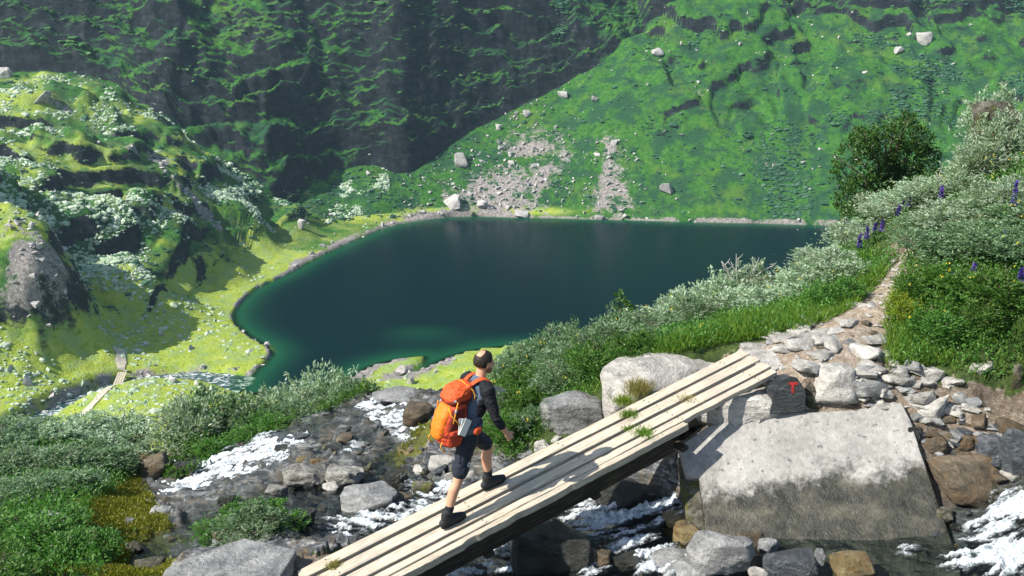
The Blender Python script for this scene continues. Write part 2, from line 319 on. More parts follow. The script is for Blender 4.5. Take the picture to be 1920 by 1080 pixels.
def Gnd(x, y):
    x = np.asarray(x, float); y = np.asarray(y, float); z = Gnd0(x, y); P = xyz(x, y)
    near = 1 - sstep(22, 45, y)
    u, v = proj(xyz(x, y, z)); rk = in_poly(u, v, ROCKY) * near
    # layered bedrock: slanting ledges
    lay = (x * 0.45 + y * 0.95) * 2.6 + fbm(P, 0.8, 3, seed=4) * 1.6; saw = lay - np.floor(lay)
    z = z + near * (fbm(P, 1.1, 4, seed=1) * 0.07 + fbm(P, 6, 3, seed=2) * 0.02) + rk * ((saw ** 2 - 0.35) * 0.13 + fbm(P, 3.0, 4, seed=3, ridge=True) * 0.09)
    z = z + sstep(20, 50, y) * fbm(P, 0.12, 4, seed=5) * 1.2
    sd_ = np.where(in_poly(x, y, SLABXY), 0.0, seg_dist(x, y, SLABXY, True)); pl = (c0 @ nrm - nrm[0] * x - nrm[1] * y) / nrm[2] - .16   # the ground passes under the slab
    k = 1 - sstep(.02, .30, sd_); z = np.where(sd_ < .3, z * (1 - k) + np.minimum(z, pl) * k, z)
    return z
def hit(u, v, fn, y0=5.0, y1=45.0, n=900):
    d = ray(u, v); ys = np.linspace(y0, y1, n); P = d[None, :] * (ys / d[1])[:, None]; g = fn(P[:, 0], P[:, 1]); k = np.argmax(P[:, 2] <= g)
    return P[k] if P[k, 2] <= g[k] else P[-1]
def Top(x, y): return np.maximum(Gnd(x, y), Wat(x, y) - 0.02)

# near ground mesh: a fan of rows, finest where the camera is closest
na, nr = 540, 400
A = np.linspace(-.80, .80, na); Yr = np.r_[np.linspace(3.5, 19, 280), np.geomspace(19.2, 112, 120)]
AA, YY = np.meshgrid(A, Yr, indexing='ij'); XX = AA * YY; ZZ = Gnd(XX, YY)
U, V = proj(xyz(XX, YY, ZZ)); WW = Wat(XX, YY)
bed = np.clip(sstep(-0.10, 0.03, WW - ZZ), 0, 1) * (YY < 17)
rock = np.maximum(np.maximum(in_poly(U + fbm(xyz(XX, YY), 3, 4, .6, seed=14) * 30, V + fbm(xyz(XX, YY), 3, 4, .6, seed=15) * 22, ROCKY) * 1.0, bed), in_poly(U, V, [(1120, 770), (1250, 720), (1400, 760), (1360, 1000), (1180, 960)]) * 1.0)
gx, gy = np.gradient(ZZ); PATHPX = [(1440, 655), (1500, 665), (1560, 690), (1600, 640), (1610, 605), (1645, 575), (1648, 545), (1670, 512), (1693, 490)]
PATH = [PZ(1430, 672, -4.08), PZ(1520, 668, -4.06), PZ(1580, 640, -3.98), PZ(1610, 605, -3.93), PZ(1645, 565, -3.85), PZ(1662, 535, -3.79), PZ(1690, 500, -3.71), PZ(1715, 484, -3.70)]
pd = seg_dist(XX, YY, [p[:2] for p in PATH]); path = 1 - sstep(0.35, 0.75, pd + fbm(xyz(XX, YY), 2.5, 3, seed=8) * 0.2)
JU = U + fbm(xyz(XX, YY), 3.5, 4, .6, seed=12) * 34; JV = V + fbm(xyz(XX, YY), 3.5, 4, .6, seed=13) * 26
sand = in_poly(JU, JV, [(520, 1045), (640, 1035), (760, 1030), (760, 1100), (540, 1100)]) * 1.0
bank = in_poly(JU, JV, [(1480, 700), (1600, 690), (1720, 700), (1800, 720), (1960, 730), (1960, 1000), (1700, 1000), (1600, 800), (1400, 800)]) * 1.0
path = np.maximum(path, np.maximum(sand, bank * (ZZ > WW)))
moss = np.clip(in_poly(JU, JV, [(140, 960), (230, 870), (275, 920), (335, 1000), (310, 1080), (180, 1080)]) * 1.0 + in_poly(JU, JV, [(690, 880), (790, 790), (830, 800), (760, 870)]) * 1.0, 0, 1)
zone = np.stack([np.clip(rock, 0, 1), moss, np.clip(path, 0, 1)], -1).reshape(-1, 3)
me = mesh_np('hillside', xyz(XX, YY, ZZ).reshape(-1, 3), grid_faces(na, nr), True, {'zone': zone, 'wet': np.clip(sstep(-0.30, 0.0, WW - ZZ) * (YY < 18), 0, 1).ravel()})

n = NT('near_ground'); z3 = n.rgb(n.attr('zone').outputs['Color']); wet = n.attr('wet').outputs['Fac']
a = n.noise(2.2, 8, 0.65); b = n.noise(14, 6, 0.7); c5 = n.noise(60, 3, 0.6); lam = n.noise(5, 7, 0.65, n.vmul((.6, 2.2, 5)))
green = n.ramp(b, [(0.3, (.014, .022, .007)), (0.5, (.032, .055, .011)), (0.72, (.075, .10, .022))])
bedr = n.ramp(lam, [(0.34, (.016, .019, .022)), (0.46, (.06, .065, .072)), (0.56, (.16, .165, .17)), (0.68, (.42, .41, .39))])
bedr = n.mix(n.math('MULTIPLY', n.step(n.noise(3.5, 6, .7), 0.48, 0.62), 0.65), bedr, n.ramp(b, [(.35, (.05, .04, .02)), (.65, (.17, .12, .06))]))
dirt = n.ramp(n.math('ADD', n.math('MULTIPLY', b, 0.6), n.math('MULTIPLY', c5, 0.4)), [(0.34, (.045, .033, .022)), (0.5, (.13, .10, .072)), (0.66, (.30, .265, .215))])
mossc = n.ramp(b, [(0.3, (.04, .05, .005)), (0.55, (.13, .135, .01)), (0.75, (.26, .24, .02))])
e = lambda x: n.step(n.math('ADD', x, n.math('MULTIPLY', n.math('SUBTRACT', b, 0.5), 0.9)), 0.35, 0.65)
col = n.mix(e(z3[0]), green, bedr); col = n.mix(e(z3[2]), col, dirt); col = n.mix(e(z3[1]), col, mossc)
col = n.mix(n.math('MULTIPLY', wet, 0.55), col, (.014, .018, .015))
n.bump(n.math('ADD', n.math('ADD', n.math('MULTIPLY', lam, z3[0]), n.math('MULTIPLY', b, 0.4)), n.math('MULTIPLY', c5, 0.12)), 0.8, 0.06)
rg = n.math('SUBTRACT', 0.9, n.math('MULTIPLY', wet, 0.45)); n.done(col, rg, 0.3)
GA, GY, GZ = A.copy(), Yr.copy(), ZZ.copy(); Gnd_exact = Gnd
def _bil(x, y, a_, y_, z_):
    x = np.asarray(x, float); y = np.asarray(y, float); a = x / np.maximum(y, .1); i = np.clip(np.searchsorted(a_, a) - 1, 0, len(a_) - 2); j = np.clip(np.searchsorted(y_, y) - 1, 0, len(y_) - 2)
    f = np.clip((a - a_[i]) / (a_[i + 1] - a_[i]), 0, 1); g = np.clip((y - y_[j]) / (y_[j + 1] - y_[j]), 0, 1)
    return (z_[i, j] * (1 - f) + z_[i + 1, j] * f) * (1 - g) + (z_[i, j + 1] * (1 - f) + z_[i + 1, j + 1] * f) * g
GW = WW.copy()
def Gnd(x, y): return _bil(x, y, GA, GY, GZ)
def WatF(x, y): return _bil(x, y, GA, GY, GW)
def Top(x, y): return np.maximum(Gnd(x, y), WatF(x, y) - 0.02)
hill = tag(link('hillside', me, n.m), 'rocky green hillside around the mountain stream', None, None, 'structure')

# ------------------------------------------------------------------ the stream's water, with foam where it breaks
FOAM = [(1905, 950, 60, 1.0), (1870, 1010, 60, 1.0), (1900, 1050, 80, 1.0), (1800, 1060, 45, .75), (1700, 1035, 30, .35), (1560, 1035, 30, .18),
        (1100, 960, 60, .8), (1150, 975, 70, 1.0), (1230, 950, 60, .95), (1180, 1020, 50, 1.0), (1230, 1050, 55, .9), (1000, 1000, 60, .8), (930, 1040, 70, .85), (860, 1075, 50, .9), (1120, 1075, 40, .55), (1290, 940, 40, .8),
        (800, 935, 45, .7), (840, 915, 35, .65), (750, 965, 40, .8), (700, 985, 45, .8), (640, 1000, 45, .75), (600, 1000, 30, .5), (770, 900, 30, .35),
        (510, 845, 45, .95), (460, 865, 45, 1.0), (420, 880, 45, 1.0), (370, 905, 45, 1.0), (330, 925, 40, 1.0), (300, 935, 30, .9), (265, 858, 35, .95), (560, 832, 30, .7), (330, 880, 22, .6),
        (720, 770, 28, .9), (690, 765, 25, .8), (745, 790, 38, .95), (770, 805, 35, .9), (700, 785, 20, .5), (670, 835, 20, .5), (655, 850, 22, .4)]
na2, nr2 = 760, 420
A2 = np.linspace(-.62, .66, na2); Y2 = np.linspace(6.6, 15.8, nr2)
AA, YY = np.meshgrid(A2, Y2, indexing='ij'); XX = AA * YY; WW = Wat(XX, YY); GG = Gnd(XX, YY); U, V = proj(xyz(XX, YY, WW))
foam = np.zeros_like(XX)
for (u, v, r, s) in FOAM: foam = np.maximum(foam, s * np.exp(-(((U - u) / r) ** 2 + ((V - v) / (r * .62)) ** 2)))
P3 = xyz(XX, YY); fl = fbm(xyz(XX * .8 + YY * .25, YY * 2.2 - XX * .6), 2.2, 5, 0.6, seed=21)
e_ = .2; dwx = (WatF(XX + e_, YY) - WatF(XX - e_, YY)) / (2 * e_); dwy = (WatF(XX, YY + e_) - WatF(XX, YY - e_)) / (2 * e_); gl_ = np.hypot(dwx, dwy) + 1e-4; dwx = -dwx / gl_; dwy = -dwy / gl_
streak = np.zeros_like(XX)
for k in range(-9, 10): streak += vnoise(np.stack([(XX + dwx * k * .035) * 17, (YY + dwy * k * .035) * 17, 0 * XX], -1)) + .7 * vnoise(np.stack([(XX + dwx * k * .022) * 38 + 9, (YY + dwy * k * .022) * 38, 0 * XX], -1))
streak = streak / 19
foam = np.clip(foam * .88 + (fl * 0.36 + streak * 1.9) * sstep(.03, .4, foam), 0, 1)
rip = fbm(P3, 4, 3, seed=22) * 0.012 + fbm(P3, 13, 2, seed=23) * 0.004
WZ = WW + rip + foam * (0.07 * fbm(P3, 5, 4, 0.65, seed=24, ridge=True) + 0.05 * fbm(P3, 17, 3, .6, seed=25) + 0.035)
STREAM = [(230, 830), (300, 850), (400, 840), (540, 800), (640, 750), (780, 735), (850, 800), (960, 850), (1200, 780), (1330, 880), (1500, 960), (1700, 960), (1800, 930), (1860, 900), (1990, 870), (2300, 880), (2300, 1400), (-200, 1400), (-100, 1060), (260, 1000), (300, 960), (250, 900)]
keep = in_poly(U, V, STREAM)
keep &= WZ > GG - 0.12
F = grid_faces(na2, nr2); kf = keep.ravel()[F].all(1); F = F[kf]
used = np.unique(F); mp = np.full(XX.size, -1); mp[used] = np.arange(len(used))
depth = np.clip((WW - GG), 0, 1)
me = mesh_np('stream', xyz(XX, YY, WZ).reshape(-1, 3)[used], mp[F], True, {'foam': foam.ravel()[used], 'depth': depth.ravel()[used]})
n = NT('stream_water'); fo = n.attr('foam').outputs['Fac']; dp = n.attr('depth').outputs['Fac']
f1 = n.noise(9, 6, 0.7, n.vmul((.7, 1.6, 1)), 1.2); f2 = n.noise(34, 4, 0.65, None, .6)
fm = n.step(n.math('ADD', n.math('ADD', fo, n.math('MULTIPLY', n.math('SUBTRACT', f1, .5), 1.0)), n.math('MULTIPLY', n.math('SUBTRACT', f2, .5), .8)), 0.28, 0.95)
n.bump(n.math('ADD', n.math('MULTIPLY', n.noise(7, 3, .5, n.vmul((.7, 1.5, 1)), .6), 1.0), n.math('MULTIPLY', f2, 0.25)), 0.55, 0.06)
n.done(n.mix(n.step(f2, .35, .62), (.30, .36, .40), (.62, .65, .67)), 0.5, 0.3)
tr = n.N.new('ShaderNodeBsdfTransparent'); n.put(tr.inputs['Color'], n.mix(n.math('MULTIPLY', dp, 2.0, True), (.94, .96, .95), (.66, .76, .72)))
gl = n.N.new('ShaderNodeBsdfGlossy'); gl.inputs['Roughness'].default_value = 0.08; n.link(n.b.inputs['Normal'].links[0].from_socket, gl.inputs['Normal'])
fr = n.N.new('ShaderNodeFresnel'); fr.inputs['IOR'].default_value = 1.33; n.link(n.b.inputs['Normal'].links[0].from_socket, fr.inputs['Normal'])
m1 = n.N.new('ShaderNodeMixShader'); n.link(fr.outputs[0], m1.inputs[0]); n.link(tr.outputs[0], m1.inputs[1]); n.link(gl.outputs[0], m1.inputs[2])
m2 = n.N.new('ShaderNodeMixShader'); n.link(fm, m2.inputs[0]); n.link(m1.outputs[0], m2.inputs[1]); n.link(n.b.outputs[0], m2.inputs[2]); n.link(m2.outputs[0], n.out.inputs['Surface'])
tag(link('stream', me, n.m), 'clear mountain stream breaking into white foam under the plank bridge', None, None, 'structure')

# ================================================================== THE VALLEY: lake, meadow, hummocks, scree, cliffs
LZ = -60.0
shore_px = [(1760, 430), (1590, 424), (1480, 420), (1400, 418), (1300, 416), (1200, 413), (1120, 411), (1050, 409), (980, 408), (900, 405), (850, 406), (800, 411), (750, 419), (710, 430), (680, 444), (640, 460), (605, 477), (575, 492), (540, 512), (500, 530), (470, 546), (450, 565),
            (435, 588), (438, 606), (455, 624), (480, 640), (503, 652), (508, 664), (495, 680), (475, 698), (462, 716), (450, 738), (520, 748), (600, 735), (665, 706), (690, 690), (720, 681), (757, 673), (795, 671), (790, 680), (765, 694), (742, 708), (770, 700), (805, 688), (840, 672), (870, 662), (905, 655), (950, 650), (1000, 648)]
SHORE = [PZ(u, v, LZ)[:2] for u, v in shore_px] + [np.array([30, 158.]), np.array([70, 155.]), np.array([110, 170.]), np.array([135, 215.])]
def lake_sd(x, y):   # signed distance to the shore, negative inside the lake
    d = seg_dist(x, y, SHORE, True); return np.where(in_poly(x, y, SHORE), -d, d)
Yat = lambda v: PZ(960, v, LZ)[1]
# columns: pixel column, base row (on the lake's level), then (row, rise/run) of the slope above and of the cliff above that
cols = [(-420, 690, 140, .40, 2.2), (-150, 690, 140, .38, 2.0), (0, 680, 140, .36, 2.0), (120, 660, 150, .36, 2.0), (230, 630, 170, .36, 1.7), (340, 565, 265, .36, 1.2), (430, 500, 345, .34, 1.1), (500, 458, 398, .36, 1.25), (560, 438, 375, .45, 1.6), (620, 424, 338, .55, 1.9),
        (700, 420, 312, .58, 2.1), (760, 412, 335, .6, 2.2), (830, 408, 285, .62, 2.2), (900, 405, 240, .64, 2.2), (980, 406, 195, .66, 2.1), (1050, 407, 155, .68, 1.9), (1130, 409, 115, .70, 1.5), (1200, 411, 60, .70, 1.15), (1300, 415, 30, .70, .95), (1450, 418, 20, .70, .9),
        (1600, 424, 20, .68, .95), (1760, 428, 20, .66, 1.0), (1950, 432, 20, .64, 1.0), (2350, 440, 20, .6, 1.0)]
KA, KY, KZ = [], [], []
for (u, vb, vc, t1, t2) in cols:
    yb = Yat(vb); r1 = ray(u, vc); r1 = r1[2] / r1[1]; y1 = (t1 * yb - LZ) / (t1 - r1); z1 = LZ + t1 * (y1 - yb)
    r2 = ray(u, -40); r2 = r2[2] / r2[1]; y2 = (t2 * y1 - z1) / (t2 - r2); z2 = z1 + t2 * (y2 - y1); y2 = max(y2, y1 + 3)
    KA.append(((u - 960) / FPX) / ray(u, 300)[1]); KY.append([95, yb - 4, yb, y1, y2, y2 + 90, y2 + 200]); KZ.append([LZ - 3.0, LZ + .2, LZ + 1.0, z1, z2, z2 + 75, z2 + 110])
KA = np.array(KA); KY = np.array(KY); KZ = np.array(KZ)
seg_n = [120, 8, 200, 190, 26, 8]
ncol = 640; AF = np.linspace(-.86, .80, ncol)
# smooth the columns a little so that they do not read as facets
def colint(K): return np.stack([np.interp(AF, KA, K[:, k]) for k in range(K.shape[1])], 1)
ky = colint(KY); kz = colint(KZ)
ker = np.hanning(17); ker /= ker.sum()
for k in range(ky.shape[1]):
    for M in (ky, kz): M[:, k] = np.convolve(np.pad(M[:, k], 8, 'edge'), ker, 'valid')
ts = np.concatenate([k + np.arange(n_) / n_ for k, n_ in enumerate(seg_n)] + [[len(seg_n)]]); nt = len(ts)
kk = np.minimum(ts.astype(int), len(seg_n) - 1); fr_ = ts - kk
YF = ky[:, kk] * (1 - fr_) + ky[:, kk + 1] * fr_; ZF = kz[:, kk] * (1 - fr_) + kz[:, kk + 1] * fr_
# a cliff foot wanders
XF = AF[:, None] * YF; P3 = xyz(XF, YF)
T = np.broadcast_to(ts, XF.shape)
sd = lake_sd(XF, YF)
flat = T < 2
ZF = np.where(flat, LZ + 0.35 + np.clip(sd, 0, 60) * 0.03 + fbm(P3, .06, 4, seed=30) * .5 * sstep(0, 8, sd), ZF)
u_, v_ = proj(xyz(XF, YF, ZF))
# hummocks of the left-hand hillside: (column, row on the bare slope, height, half-width x, half-depth y, turn, flat-topped power)
bumps = [(40, 640, 21, 17, 17, .3, 3.2), (150, 640, 9, 9, 10, .2, 2.6), (-120, 560, 24, 26, 22, 0, 3), (120, 470, 9, 22, 9, .5, 3.2), (10, 430, 10, 22, 12, .4, 3.2), (330, 470, 8.5, 10, 12, .3, 3.0), (260, 570, 6.5, 13, 8, .3, 2.6), (90, 330, 8, 24, 12, .3, 3.2), (280, 340, 6, 18, 10, .3, 2.8),
         (470, 440, 6, 9, 9, .2, 2.6), (400, 360, 6, 22, 9, -.3, 2.8), (240, 250, 6, 26, 10, -.2, 2.8), (560, 440, 4, 6, 6, 0, 2.5), (60, 230, 6, 26, 10, .2, 2.8), (420, 520, 3.5, 8, 6, .2, 2.4), (500, 410, 4, 8, 7, 0, 2.6)]
BM = np.zeros_like(XF)
for (u, v, h, rx, ry, tw, pw) in bumps:
    k = np.argmin((u_ - u) ** 2 + (v_ - v) ** 2); cx, cy = XF.flat[k], YF.flat[k]
    X1 = XF + fbm(P3, .09, 3, seed=31) * 5; Y1 = YF + fbm(P3, .09, 3, seed=32) * 5
    dx = (X1 - cx) * math.cos(tw) + (Y1 - cy) * math.sin(tw); dy = -(X1 - cx) * math.sin(tw) + (Y1 - cy) * math.cos(tw)
    q = np.where(dx > 0, dx / (rx * .75), dx / (rx * 1.25)); e_ = (np.abs(q) ** 2 + np.abs(dy / ry) ** 2) ** .5
    BM = np.maximum(BM, h * np.exp(-(e_ ** pw)))
dry = sstep(0, 6, sd)
knoll = np.exp(-(((XF - PZ(270, 770, LZ)[0]) / 13) ** 2 + ((YF - PZ(270, 770, LZ)[1]) / 9) ** 2)) * 2.2
lefts = sstep(-.16, -.24, AF)[:, None] * np.ones_like(XF)
hillT = sstep(1.6, 2.4, T) * (1 - sstep(4.2, 5, T) * .3)
ZF = ZF + BM * dry + knoll * dry + lefts * hillT * dry * (fbm(P3, .05, 5, .55, seed=33, ridge=True) * 3.2 + fbm(P3, .16, 4, .6, seed=34) * 1.2)
ph4 = (ZF + XF * .22 - YF * .10) / 5.5 + fbm(P3, .03, 4, .6, seed=52) * 1.8; k4 = np.floor(ph4); f4 = ph4 - k4
ZF = ZF + lefts * hillT * dry * sstep(1.9, 2.2, T) * (k4 + sstep(.45, .95, f4) - ph4) * 5.5 * .75 * (1 - sstep(2.9, 3.0, T))
# scree side: shallow gullies and bands
ZF = ZF + (1 - lefts) * sstep(2.0, 2.5, T) * (fbm(P3, .035, 4, .5, seed=35) * 2.5 + fbm(P3, .15, 4, .6, seed=36) * .9)
# rocky steps across the upper right
wr = sstep(.05, .16, AF)[:, None] * sstep(2.25, 2.6, T) * (1 - sstep(3.6, 4.2, T)); pr = fbm(P3, .028, 4, .55, seed=45); stp = sstep(.0, .05, pr) * 3.2 + sstep(.22, .27, pr) * 3.0 + sstep(-.2, -.15, pr) * 2.6
ZF = ZF + wr * (stp - 3 + fbm(P3, .09, 4, .6, seed=46, ridge=True) * 1.6)
# cliffs: ledges and buttresses
cl = sstep(3.0, 3.12, T) * (1 - sstep(4.6, 5.6, T) * .5)
right = sstep(.10, .24, AF)[:, None]
ph = ZF / 7.5 + fbm(xyz(XF, YF * .6, ZF * .3), .02, 5, .6, seed=37) * 2.0 + fbm(xyz(XF, YF, ZF), .009, 3, .5, seed=57) * 2.5 + XF * .022
fr2 = ph - np.floor(ph); led = (np.floor(ph) + sstep(.35, .95, fr2)) * 7.5
ZC = ZF + (led - ph * 7.5) * (0.8 - .3 * right) * np.clip(.55 + 1.3 * fbm(xyz(XF, YF, ZF), .03, 3, seed=58), .05, 1.1) + fbm(xyz(XF, YF * 1.3, ZF * .35), .035, 5, .6, seed=38, ridge=True) * (5.0 - 2.5 * right) + fbm(xyz(XF, YF, ZF), .25, 3, .6, seed=39) * 1.0
ph3 = ZC / 2.4 + fbm(xyz(XF, YF, ZF * .3), .05, 4, .6, seed=50) * 3.2 + XF * .04; ZC = ZC + (np.floor(ph3) + sstep(.3, .95, ph3 - np.floor(ph3)) - ph3) * 2.4 * .6 * np.clip(.25 + 1.6 * fbm(xyz(XF, YF, ZF), .05, 3, seed=59), 0, 1) + fbm(xyz(XF, YF, ZF), .11, 5, .65, seed=63, ridge=True) * 2.2
ZF = ZF * (1 - cl) + ZC * cl
ZF = np.where(sd < 0, LZ - .05 - 7.5 * (1 - np.exp(sd / 4.5)) * 1.0, ZF)
sx, sy = PZ(790, 625, LZ)[:2]; shoal = np.exp(-(((XF - sx) / 9) ** 2 + ((YF - sy) / 6) ** 2)); ZF = np.where(sd < 0, ZF + shoal * np.clip(LZ - 4.2 - ZF, 0, 9), ZF)
# the outlet stream's channel on the left
OUT = [PZ(470, 722, LZ)[:2], PZ(400, 708, LZ)[:2], PZ(330, 706, LZ)[:2], PZ(240, 718, LZ)[:2], PZ(170, 745, LZ)[:2], PZ(100, 775, LZ)[:2], PZ(20, 815, LZ)[:2], PZ(-120, 870, LZ)[:2]]
od = seg_dist(XF, YF, OUT); ow = np.interp(XF, [-95, -75, -60, -40], [4.0, 3.4, 2.4, 3.2]); ch = 1 - sstep(ow * .7, ow * 1.35, od)
ZF = np.where((sd > 0) & (T < 2), ZF * (1 - ch) + (LZ - .9) * ch, ZF)
ch2 = 1 - sstep(ow * 1.2, ow * 2.2, od)
# colour zones
u_, v_ = proj(xyz(XF, YF, ZF)); nz = fbm(P3, .10, 4, .6, seed=40)
def blob(u, v, ru, rv): return np.exp(-(((u_ - u) / ru) ** 2 + ((v_ - v) / rv) ** 2))
scree = 1.5 * blob(930, 365, 95, 48) + 1.0 * blob(1145, 290, 20, 50) + 1.05 * blob(1150, 370, 42, 50) + .6 * blob(1010, 300, 60, 40) + .6 * blob(1440, 305, 30, 30) + .5 * blob(1260, 240, 20, 20) + .45 * blob(1320, 170, 15, 25) + .5 * blob(1000, 260, 90, 40)
scree += np.exp(-(np.clip(sd, 0, 99) / 3.0) ** 2) * ((u_ > 540) & (u_ < 850) & (sd > 0)) * 1.3 + np.exp(-(np.clip(sd, 0, 99) / .9) ** 2) * (sd > -1) * .8
gul = [PZ(u, v, -22)[:2] for u, v in ((110, 185), (210, 260))]
gd = seg_dist(u_, v_, [(100, 190), (200, 255), (300, 300), (330, 335), (380, 400), (460, 460)]); scree += lefts * np.clip(.75 + nz * 1.6, 0, 1.2) * np.exp(-(gd / (11 + 6 * nz)) ** 2) * (T > 1.6)
scree += (1 - sstep(ow * 1.0, ow * 1.6, od)) * (T < 2) * (sd > 0) * .8 + 1.2 * blob(60, 500, 90, 90) * (BM > 3)
meadow = np.where(T < 2.1, 1.0, 0.0) * np.where(YF > 225, .45, .85) * np.where((T > 1) & (AF[:, None] > -.1), .3, 1) + .5 * blob(860, 400, 160, 14) + .35 * blob(1000, 395, 300, 10) + lefts * (T >= 2) * (T < 3) * (.34 + .40 * sstep(-.1, .5, nz)) - .6 * blob(60, 520, 110, 110) * (BM > 3)
scree = scree * np.clip(.75 + 1.5 * fbm(P3, .22, 4, .65, seed=43), .15, 1.4)
zone = np.stack([np.clip(scree, 0, 1), np.clip(meadow, 0, 1), np.clip(sstep(2.95, 3.1, T) * (1 - .55 * right), 0, 1)], -1).reshape(-1, 3)
VF = xyz(XF, YF, ZF).reshape(-1, 3); FF = grid_faces(ncol, nt)
me = mesh_np('mountainside', VF, FF, True, {'zone': zone})
n = NT('far_ground'); z3 = n.rgb(n.attr('zone').outputs['Color'])
nzv = n.sepz(n.geo.outputs['Normal'])[2]; a = n.noise(.16, 7, .65); b = n.noise(.7, 6, .7); c5 = n.noise(3.0, 4, .7); big = n.noise(.035, 4, .6)
grass = n.ramp(b, [(.28, (.018, .070, .013)), (.5, (.040, .135, .024)), (.72, (.080, .20, .03))])
grass = n.mix(n.math('MULTIPLY', n.step(a, .44, .58), .85), grass, (.020, .065, .036)); grass = n.mix(n.math('MULTIPLY', n.step(n.noise(.09, 5, .7), .52, .68), .6), grass, (.10, .19, .025)); grass = n.mix(n.math('MULTIPLY', n.step(n.noise(.45, 5, .75), .60, .72), .5), grass, (.10, .10, .05))
mead = n.ramp(b, [(.3, (.16, .26, .03)), (.5, (.33, .40, .055)), (.72, (.52, .53, .14))])
mead = n.mix(n.math('MULTIPLY', n.step(n.noise(.35, 6, .75), .46, .58), .75), mead, (.22, .33, .12)); mead = n.mix(n.math('MULTIPLY', n.step(c5, .55, .68), .45), mead, (.10, .17, .04))
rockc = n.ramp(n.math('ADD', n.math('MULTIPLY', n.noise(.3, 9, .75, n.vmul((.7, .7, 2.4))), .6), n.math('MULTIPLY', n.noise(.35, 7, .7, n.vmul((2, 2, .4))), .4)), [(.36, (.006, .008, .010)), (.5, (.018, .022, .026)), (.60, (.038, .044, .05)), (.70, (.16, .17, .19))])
gr = n.ramp(n.noise(1.6, 5, .75), [(.3, (.10, .09, .085)), (.55, (.30, .27, .25)), (.75, (.52, .48, .45))])
col = n.mix(n.step(n.math('ADD', z3[1], n.math('MULTIPLY', n.math('SUBTRACT', a, .5), .8)), .3, .7), grass, mead)
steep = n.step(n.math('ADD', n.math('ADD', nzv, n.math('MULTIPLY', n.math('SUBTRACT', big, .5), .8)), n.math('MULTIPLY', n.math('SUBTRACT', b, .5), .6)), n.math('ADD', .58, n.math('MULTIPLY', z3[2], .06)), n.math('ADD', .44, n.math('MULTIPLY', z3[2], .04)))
grass = n.mix(n.math('MULTIPLY', z3[2], .85), grass, n.mix(n.step(c5, .4, .62), (.006, .020, .008), (.019, .054, .015)))  # grass colour darkened in the cliff zone, standing in for the cliff's shade
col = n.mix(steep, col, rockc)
cg = n.step(n.math('ADD', n.math('ADD', z3[0], n.math('MULTIPLY', n.math('SUBTRACT', b, .5), 1.6)), n.math('MULTIPLY', n.math('SUBTRACT', c5, .5), .8)), .38, .75)
col = n.mix(cg, col, gr)
n.bump(n.math('ADD', n.math('MULTIPLY', b, 1.2), n.math('MULTIPLY', c5, .5)), 0.7, 0.6); n.done(col, .92, .1)
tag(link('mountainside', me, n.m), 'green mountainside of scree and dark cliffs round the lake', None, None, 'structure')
ZFl = ZF; FT = T; FSD = sd; FL = lefts; FAR_M = n.m

# the lake
gx_ = np.linspace(-130, 150, 300); gy_ = np.linspace(140, 285, 240); XX, YY = np.meshgrid(gx_, gy_, indexing='ij'); s2 = lake_sd(XX, YY)
dep = 7.5 * (1 - np.exp(np.minimum(s2, 0) / 4.5)); sh2 = np.exp(-(((XX - sx) / 9) ** 2 + ((YY - sy) / 6) ** 2)); dep = dep * (1 - sh2) + np.minimum(dep, 4.2) * sh2
F = grid_faces(300, 240); kf = (s2 < 2.5).ravel()[F].any(1); F = F[kf]; used = np.unique(F); mp = np.full(XX.size, -1); mp[used] = np.arange(len(used))
me = mesh_np('lake', xyz(XX, YY, LZ).reshape(-1, 3)[used], mp[F], True, {'depth': dep.ravel()[used]})
n = NT('lake_water'); dp = n.attr('depth').outputs['Fac']
deepc = n.mix(n.step(dp, .6, 6.8), (.009, .075, .035), (.0014, .0125, .016))
n.bump(n.math('ADD', n.noise(.9, 4, .6, n.vmul((1, 1.8, 1))), n.math('MULTIPLY', n.noise(.12, 3, .5), 2.0)), .12, .25)
n.done(deepc, .18, .10); n.b.inputs['IOR'].default_value = 1.2
tr = n.N.new('ShaderNodeBsdfTransparent'); n.put(tr.inputs['Color'], (.80, .92, .80))
al = n.step(dp, -.15, 2.4); m1 = n.N.new('ShaderNodeMixShader'); n.put(m1.inputs[0], al); n.link(tr.outputs[0], m1.inputs[1]); n.link(n.b.outputs[0], m1.inputs[2]); n.link(m1.outputs[0], n.out.inputs['Surface'])
tag(link('lake', me, n.m), 'dark teal mountain lake in the valley', None, None, 'structure')

# outlet stream water and the far trail: ribbons laid on the ground
def ribbon(pts, widths, zfn, n_=140, m_=7, amp=.25, seed=0):
    pts = np.array(pts); L = np.r_[0, np.cumsum(np.hypot(*np.diff(pts, axis=0).T))]; t = np.linspace(0, L[-1], n_)
    x = np.interp(t, L, pts[:, 0]); y = np.interp(t, L, pts[:, 1]); k_ = np.hanning(11); k_ /= k_.sum()
    x = np.convolve(np.pad(x, 5, 'edge'), k_, 'valid'); y = np.convolve(np.pad(y, 5, 'edge'), k_, 'valid')
    tx = np.gradient(x); ty = np.gradient(y); ln = np.hypot(tx, ty) + 1e-9; w = np.interp(t, np.linspace(0, L[-1], len(widths)), widths)
    w = w * (1 + amp * fbm(xyz(x, y), .8 / max(widths), 3, seed=seed)); s = np.linspace(-1, 1, m_)
    X = x[:, None] - (ty / ln * w / 2)[:, None] * s; Y = y[:, None] + (tx / ln * w / 2)[:, None] * s
    return X, Y, zfn(X, Y)
from mathutils.kdtree import KDTree
mk = (FT < 4.05) & (YF > 100); idxs = np.flatnonzero(mk.ravel())
